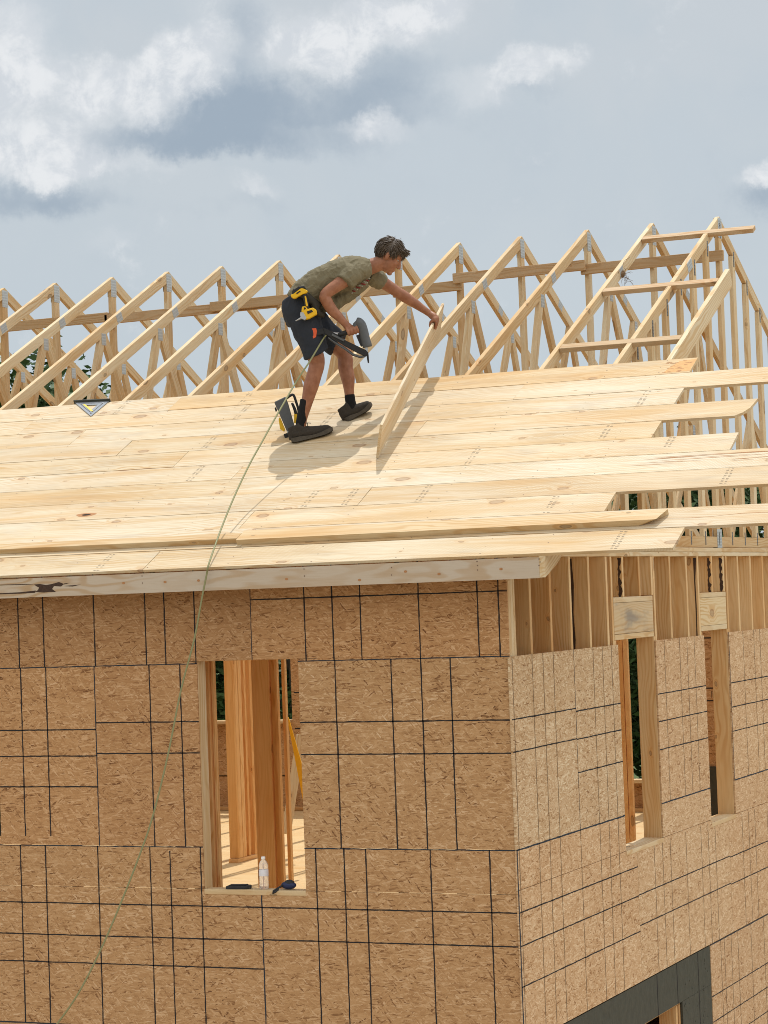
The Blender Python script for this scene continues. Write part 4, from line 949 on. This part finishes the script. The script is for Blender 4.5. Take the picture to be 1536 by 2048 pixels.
# shorts
b = MB()
for d0 in (-.08, 0, .08):
    tubeP(b, [(590, 590, d0, .105), (597, 605, d0, .125), (602, 625, d0 * 1.05, .132), (607, 645, d0 * 1.1, .120)], 18)
b2 = [(603, 628, DN, .118), (613, 652, DN - .01, .112), (622, 676, DN - .015, .103), (632, 704, DN - .018, .094), (633.5, 708, DN - .018, .0935)]
tubeP(b, b2, 18)
tubeP(b, [(610, 622, DF, .118), (628, 645, DF + .01, .110), (650, 668, DF + .02, .102), (671, 686, DF + .03, .094), (676, 690, DF + .03, .093)], 18)
def wr2(co): return .006 * (1 - 2 * abs(mnoise.noise(V((co.x * 12, co.y * 9, co.z * 8))))) + .006 * mnoise.noise(V((co.x * 14, co.y * 9, co.z * 10))) + .003 * mnoise.noise(V((co.x * 30, co.y * 30, co.z * 22)))
remesh(b, 'shorts', 'navy_canvas', man, FR, .0085, 3, wr2)
# belt with holder
b = MB(); tubeP(b, [(585, 584, -.205, .012), (604, 588, -.215, .013), (622, 600, -.215, .013), (640, 614, -.20, .013)], 8, flat=2.2, side=V((0, 0, 1)))
tubeP(b, [(612, 588, -.195, .020), (626, 604, -.20, .026), (636, 625, -.20, .026), (648, 630, -.18, .02)], 8)
b.build('tool_belt', 'leather_dark', man, FR, True)
# socks and shoes
b = MB(); tubeP(b, [(612, 800, DN, .043), (607, 822, DN, .040), (602, 846, DN, .039), (602, 860, DN, .036)], 14); remesh(b, 'sock', 'sock_knit', man, FR, .006, 2)
b = MB(); tubeP(b, [(699, 789, DF, .039), (701, 804, DF, .039), (705, 820, DF, .044)], 14); remesh(b, 'sock', 'sock_knit', man, FR, .006, 2)
def shoe(heel, toe, d, name='shoe'):
    h, t = PP(heel[0], heel[1], d), PP(toe[0], toe[1], d); x = (t - h); L = x.length; x.normalize(); y = CH_F; z = x.cross(y) * -1
    y = y - x * x.dot(y); y.normalize(); z = x.cross(y)
    if z.z < 0: z = -z
    P_ = lambda a, c, s=0: h + x * (a * L) + z * c + y * s
    b = MB()                                        # upper
    b.tube([P_(.06, .046), P_(.15, .054), P_(.30, .056), P_(.46, .048), P_(.62, .041), P_(.78, .037), P_(.90, .036), P_(.965, .034)], [.034, .043, .045, .045, .043, .039, .033, .020], 16)
    b.tube([P_(.34, .066), P_(.48, .056), P_(.64, .045)], [.040, .037, .033], 14)
    b.tube([P_(.13, .055), P_(.10, .120)], [.044, .038], 14); b.tube([P_(.30, .06), P_(.25, .100), P_(.20, .122)], [.045, .044, .040], 12)
    b.tube([P_(.05, .030), P_(.03, .085)], [.030, .026], 10)
    up_ = remesh(b, name, 'shoe_mesh', man, FR, .006, 3)
    b = MB(); n = 16; pts = []
    for i in range(n + 1):
        a = i / n; wd = .047 * (1 - .16 * math.exp(-((a - .42) / .16) ** 2)) * min(1, 3.2 * math.sqrt(max(0.0, min(a + .02, 1.02 - a)))); pts.append((a, wd))
    ring_ = [P_(a, 0, w_) for a, w_ in pts] + [P_(a, 0, -w_ * 1.05) for a, w_ in reversed(pts)]
    def zz(a): return .022 * max(0, (a - .72) / .28) ** 2 + .008 * max(0, (.1 - a) / .1)
    aa = [a for a, _ in pts] + [a for a, _ in reversed(pts)]
    bot = [p + z * zz(a) for p, a in zip(ring_, aa)]; top = [p + z * (zz(a) + (.030 - .006 * a + .005 * math.sin(a * 9))) for p, a in zip(ring_, aa)]
    m_ = len(ring_); b.add(bot + top, [tuple(range(m_))[::-1], tuple(range(m_, 2 * m_))] + [(i, (i + 1) % m_, m_ + (i + 1) % m_, m_ + i) for i in range(m_)])
    b.build('sole', 'shoe_sole', up_, None); s_ = [o for o in up_.children][0]
    s_.data.transform(FR.inverted())
    b = MB()
    for i in range(4): b.tube([P_(.34 + i * .07, .096 - i * .010, .028), P_(.36 + i * .07, .107 - i * .012, 0), P_(.34 + i * .07, .096 - i * .010, -.028)], .0035, 5)
    b.tube([P_(.34, .106, 0), P_(.38, .126, -.02), P_(.46, .112, -.045), P_(.44, .085, -.050)], .003, 5); b.tube([P_(.34, .106, 0), P_(.42, .124, .015), P_(.54, .112, .02)], .003, 5)
    l_ = b.build('lace', 'sock_knit', up_, None); l_.data.transform(FR.inverted())
shoe((584, 887), (668, 866), DN); shoe((693, 846), (748, 815), DF)

# ------------------------------------------------------------------ the plank in his hand
b = MB(); b.prism([plk(0, 0), plk(PLEN, 0), plk(PLEN, wlen), plk(0, wlen)], tdir * .019)
o = b.build('held_plank', 'board_pine', None, frame(plk(0, 0), edge, tdir.cross(edge), tdir)); chamfer(o, .0015)
tag(o, 'long plank standing on edge, tilted up in the worker\'s hand', 'plank')

# ------------------------------------------------------------------ tools
def slab(b, pts, d, th, mi=0): b.prism([PP(x, y, d - th / 2) for x, y in pts], CH_F * th, mi)
c0 = PP(700, 680, -.21)
ng = empty('nail_gun', tuple(c0), 'black and grey nail gun held in the worker\'s lowered hand', 'nail gun'); FN = Matrix.Translation(c0)
b = MB(); slab(b, [(645, 655), (652, 657), (666, 664), (690, 680), (715, 692), (732, 700), (737, 706), (731, 713), (712, 704), (690, 692), (668, 678), (650, 668)], -.205, .035); 
slab(b, [(655, 676), (668, 686), (690, 700), (705, 711), (720, 716), (731, 714), (731, 711), (718, 711), (706, 706), (690, 694), (666, 680), (657, 673)], -.205, .028, 1)
slab(b, [(664, 666), (690, 679), (688, 684), (662, 671)], -.226, .010, 2)
o = b.build('magazine', ['tool_black', 'tool_grey', 'tool_grey'], ng, FN); chamfer(o, .003)
b = MB(); tubeP(b, [(712, 642, -.205, .026), (716, 644, -.205, .036), (722, 650, -.205, .038), (727, 664, -.205, .036), (731, 680, -.205, .035), (734, 690, -.205, .036), (735, 694, -.205, .034)], 16)
slab(b, [(706, 647), (712, 641), (720, 640), (722, 660), (712, 664), (706, 658)], -.205, .05); slab(b, [(722, 644), (727, 643), (738, 690), (732, 692)], -.205, .06)
b.build('housing', 'tool_grey', ng, FN, True)
b = MB(); tubeP(b, [(676, 670, -.205, .016), (690, 666, -.205, .019), (706, 661, -.205, .019), (722, 657, -.205, .021)], 12); b.build('handle', 'tool_black', ng, FN, True)
b = MB(); slab(b, [(712, 671), (720, 668), (726, 690), (722, 694)], -.205, .02); b.build('trigger', 'tool_black', ng, FN)
b = MB(); slab(b, [(729, 692), (735, 694), (736, 704), (730, 700)], -.205, .025, 1); tubeP(b, [(733, 698, -.205, .010), (735, 710, -.205, .009), (737, 726, -.205, .006)], 8); b.build('nose', ['tool_black', 'steel'], ng, FN)
b = MB(); slab(b, [(622, 657), (632, 656), (634, 662), (632, 674), (627, 677), (624, 670)], -.205, .03); slab(b, [(633, 659), (646, 657), (648, 667), (634, 671)], -.205, .024, 1); b.build('end_cap', ['orange_cap', 'tool_black'], ng, FN)
b = MB(); tubeP(b, [(684, 667, -.205, .012), (676, 668, -.205, .013), (670, 667, -.205, .010), (660, 665, -.205, .008), (655, 666, -.205, .007)], 10); b.build('hose_fitting', 'steel', ng, FN, True)

g2 = PP(585, 874, .06)
n2 = empty('nail_gun', tuple(g2), 'spare grey and yellow nail gun standing on the roof behind the worker\'s shoe', 'nail gun'); F2 = Matrix.Translation(g2)
b = MB(); slab(b, [(548, 804), (571, 793), (576, 806), (589, 852), (588, 866), (575, 866), (556, 822)], .06, .07); o = b.build('housing', 'tool_grey', n2, F2); chamfer(o, .006)
b = MB(); tubeP(b, [(573, 797, .06, .010), (581, 791, .06, .010), (587, 790, .06, .010), (592, 803, .06, .010), (597, 820, .06, .010), (598, 836, .06, .012)], 8); tubeP(b, [(584, 806, .06, .009), (590, 820, .06, .012), (594, 838, .06, .012)], 8); b.build('handle', 'tool_black', n2, F2, True)
b = MB(); slab(b, [(557, 838), (560, 834), (570, 858), (568, 863), (560, 858)], .075, .05); slab(b, [(588, 828), (594, 828), (596, 846), (588, 846)], .06, .04); b.build('cover', 'tool_yellow', n2, F2)
b = MB(); slab(b, [(567, 868), (582, 864), (585, 873), (570, 877)], .05, .05); slab(b, [(573, 862), (577, 862), (582, 870), (577, 872)], .02, .02, 1); b.build('nose', ['tool_black', 'steel'], n2, F2)
b = MB(); slab(b, [(549, 816), (552, 814), (554, 821), (551, 823)], .06, .05); b.build('latch', 'tool_black', n2, F2)

c1 = PP(610, 610, -.24)
dv = empty('impact_driver', tuple(c1), 'yellow and black cordless driver hanging on the worker\'s belt', 'power tool'); F3 = Matrix.Translation(c1)
b = MB(); slab(b, [(581, 590), (588, 586), (600, 577), (604, 575), (616, 582), (612, 586), (606, 588), (598, 592), (592, 596), (587, 597), (582, 593)], -.255, .05); slab(b, [(590, 586), (601, 579), (603, 583), (594, 590)], -.255, .058, 1); o = b.build('battery_base', ['tool_yellow', 'tool_black'], dv, F3); chamfer(o, .004)
b = MB(); slab(b, [(586, 580), (598, 572), (608, 571), (612, 577), (600, 578), (588, 588), (584, 590)], -.252, .055); o = b.build('battery', 'tool_black', dv, F3); chamfer(o, .004)
b = MB(); tubeP(b, [(606, 588, -.255, .016), (611, 598, -.258, .017), (613, 610, -.26, .018), (614, 618, -.26, .019)], 10); b.build('grip', 'tool_black', dv, F3, True)
b = MB(); slab(b, [(609, 592), (612, 592), (616, 612), (612, 613)], -.28, .012, 0); slab(b, [(604, 613), (611, 612), (615, 618), (626, 615), (633, 620), (634, 628), (618, 637), (608, 639), (602, 634), (603, 622)], -.26, .055, 0); slab(b, [(612, 622), (624, 618), (628, 624), (615, 630)], -.26, .062, 1); slab(b, [(607, 614), (611, 613), (614, 618), (606, 622)], -.26, .060, 1); o = b.build('motor_housing', ['tool_yellow', 'tool_black'], dv, F3); chamfer(o, .004)
b = MB(); slab(b, [(601, 624), (607, 625), (613, 636), (610, 640), (603, 637), (600, 630)], -.262, .058); tubeP(b, [(603, 636, -.262, .010), (597, 639, -.262, .006), (591, 642, -.262, .003)], 8); b.build('chuck', 'steel', dv, F3)

# ------------------------------------------------------------------ air hose
hp = [(655, 666, None), (650, 670, None)]
pts = [PP(656, 666, -.205), PP(651, 672, -.205), PP(645, 680, -.207)]
seq = [(620, 722), (594.7, 760), (555.6, 827), (525, 882), (500, 927), (470, 990), (443, 1056)]
for i, (px, py) in enumerate(seq):
    t = (py - 680) / (1128 - 680); pts.append(atY(px, py, 1.52 + (-.30 - 1.52) * t ** 1.0))
pts += [atY(418, 1127, -.312), atY(413.5, 1148, -.325), atY(404, 1196, -.35), atY(388, 1281, -.40), atY(362, 1380, -.48), atY(335, 1514, -.58), atY(306, 1631, -.66), atY(280, 1708, -.72), atY(242.6, 1804, -.80), atY(200, 1902.6, -.88), atY(154.7, 1990, -.96), atY(105, 2060, -1.02), atY(20, 2170, -1.2), atY(-150, 2500, -1.6), (-5.2, -2.4, -4.0)]
cu = bpy.data.curves.new('air_hose', 'CURVE'); cu.dimensions = '3D'; cu.bevel_depth = .0072; cu.bevel_resolution = 2; cu.use_fill_caps = True
sp = cu.splines.new('POLY'); Q = []
P = [V(p) for p in pts]
for i in range(len(P) - 1):
    p0, p1, p2, p3 = P[max(i - 1, 0)], P[i], P[i + 1], P[min(i + 2, len(P) - 1)]
    for k_ in range(6):
        t = k_ / 6; Q.append(0.5 * ((2 * p1) + (p2 - p0) * t + (2 * p0 - 5 * p1 + 4 * p2 - p3) * t * t + (3 * p1 - p0 - 3 * p2 + p3) * t ** 3))
Q.append(P[-1])
b = MB(); b.tube(Q, .0060, 8); plain('hose_rubber', (.235, .235, .115), .5, var=.08)
tag(b.build('air_hose', 'hose_rubber', None, Matrix.Translation(P[0]), True), 'pale green air hose running from the nail gun over the eave', 'hose')

# ------------------------------------------------------------------ trees behind the house
def leaf_mat():
    m, T, b = new_mat('leaves', 0.6); oi = T.node('ShaderNodeObjectInfo'); tc = T.node('ShaderNodeTexCoord')
    n = T.noise(tc.outputs['Object'], 1.1, 3); n2 = T.noise(tc.outputs['Object'], 9, 2)
    c = T.mix(T.rng(n, .3, .7), (.030, .062, .018, 1), (.060, .105, .030, 1)); c = T.mix(T.math('MULTIPLY', n2, .4), c, (.085, .125, .035, 1)); c = T.mix(T.math('MULTIPLY', oi.outputs['Random'], .35), c, (.035, .075, .03, 1))
    T.put(b.inputs['Base Color'], c)
leaf_mat()
def crown_mesh(seed, R, Hh_):
    rd = random.Random(seed); b = MB()
    for c in range(120):
        th, ph = rd.uniform(0, 2 * math.pi), math.acos(rd.uniform(-.95, 1)); rr = rd.uniform(.45, 1.0) ** .6
        c0 = V((R * rr * math.sin(ph) * math.cos(th), R * rr * math.sin(ph) * math.sin(th), Hh_ * rr * math.cos(ph))); s = rd.uniform(.35, .85)
        for _ in range(105):
            p = c0 + V((rd.gauss(0, s * .5), rd.gauss(0, s * .5), rd.gauss(0, s * .38))); L = rd.uniform(.08, .17)
            a = V((rd.gauss(0, 1), rd.gauss(0, 1), rd.gauss(0, .5))).normalized(); n_ = a.cross(V((rd.gauss(0, 1), rd.gauss(0, 1), rd.gauss(0, 1)))).normalized()
            b.add([p - a * L, p + n_ * L * .45, p + a * L, p - n_ * L * .45], [(0, 1, 2, 3)])
    return b.mesh('crown', 'leaves')
CR_ = [crown_mesh(s, 2.7, 4.3) for s in (3, 11, 23)]
def trunk_mesh(seed):
    rd = random.Random(seed); b = MB(); b.tube([(0, 0, 0), (.05, .03, 2), (-.05, .1, 4), (.1, 0, 6.3), (0, .05, 8)], [.26, .21, .17, .11, .04], 8)
    for i in range(7):
        a = rd.uniform(0, 6.28); z = rd.uniform(3, 6.5); d = V((math.cos(a), math.sin(a), .8)); b.tube([V((0, .05, z)), V((0, .05, z)) + d * .9, V((0, .05, z)) + d * 2.0 + V((0, 0, .3))], [.09, .06, .02], 6)
    return b.mesh('trunk', 'bark', True)
TR_ = [trunk_mesh(s) for s in (1, 2)]
spots = [(-23.2, 31, 1.19, 'tallest broadleaf tree, rising behind the trusses at the left edge'), (-20.6, 32, 1.06, 'green tree behind the trusses above the rafter square'), (-25.6, 35, 1.2, 'green tree mostly outside the left edge of the frame'),
         (-17.2, 32, .80, 'low tree seen through the left slit of the front window opening'), (-14.0, 34, .84, 'low tree hidden behind the roof, left of the worker'), (-10.9, 31, .86, 'low tree seen in the first slit window of the gable wall'), (-8.4, 33, .90, 'low tree seen through the gap between the lower roof boards'), (-6.0, 32, .86, 'low tree seen through the uprights at the right edge'), (-3.4, 34, .9, 'low tree outside the right edge of the frame'),
         (-19.0, 38, .86, 'low tree in the back row behind the front window'), (-12.4, 38, .9, 'low tree in the back row behind the middle of the roof'), (-9.6, 39, .92, 'low tree in the back row behind the lower roof boards')]
for i, (x, y, s, lab) in enumerate(spots):
    t = empty('broadleaf_tree', (x, y, -4.1), lab, 'tree', 'trees behind the house')
    a = bpy.data.objects.new('trunk', TR_[i % 2]); COL.objects.link(a); a.parent = t
    c = bpy.data.objects.new('crown', CR_[i % 3]); COL.objects.link(c); c.parent = t; c.location = (0, 0, 5.4)
    t.scale = (s, s, s); t.rotation_euler = (0, 0, i * 1.7)
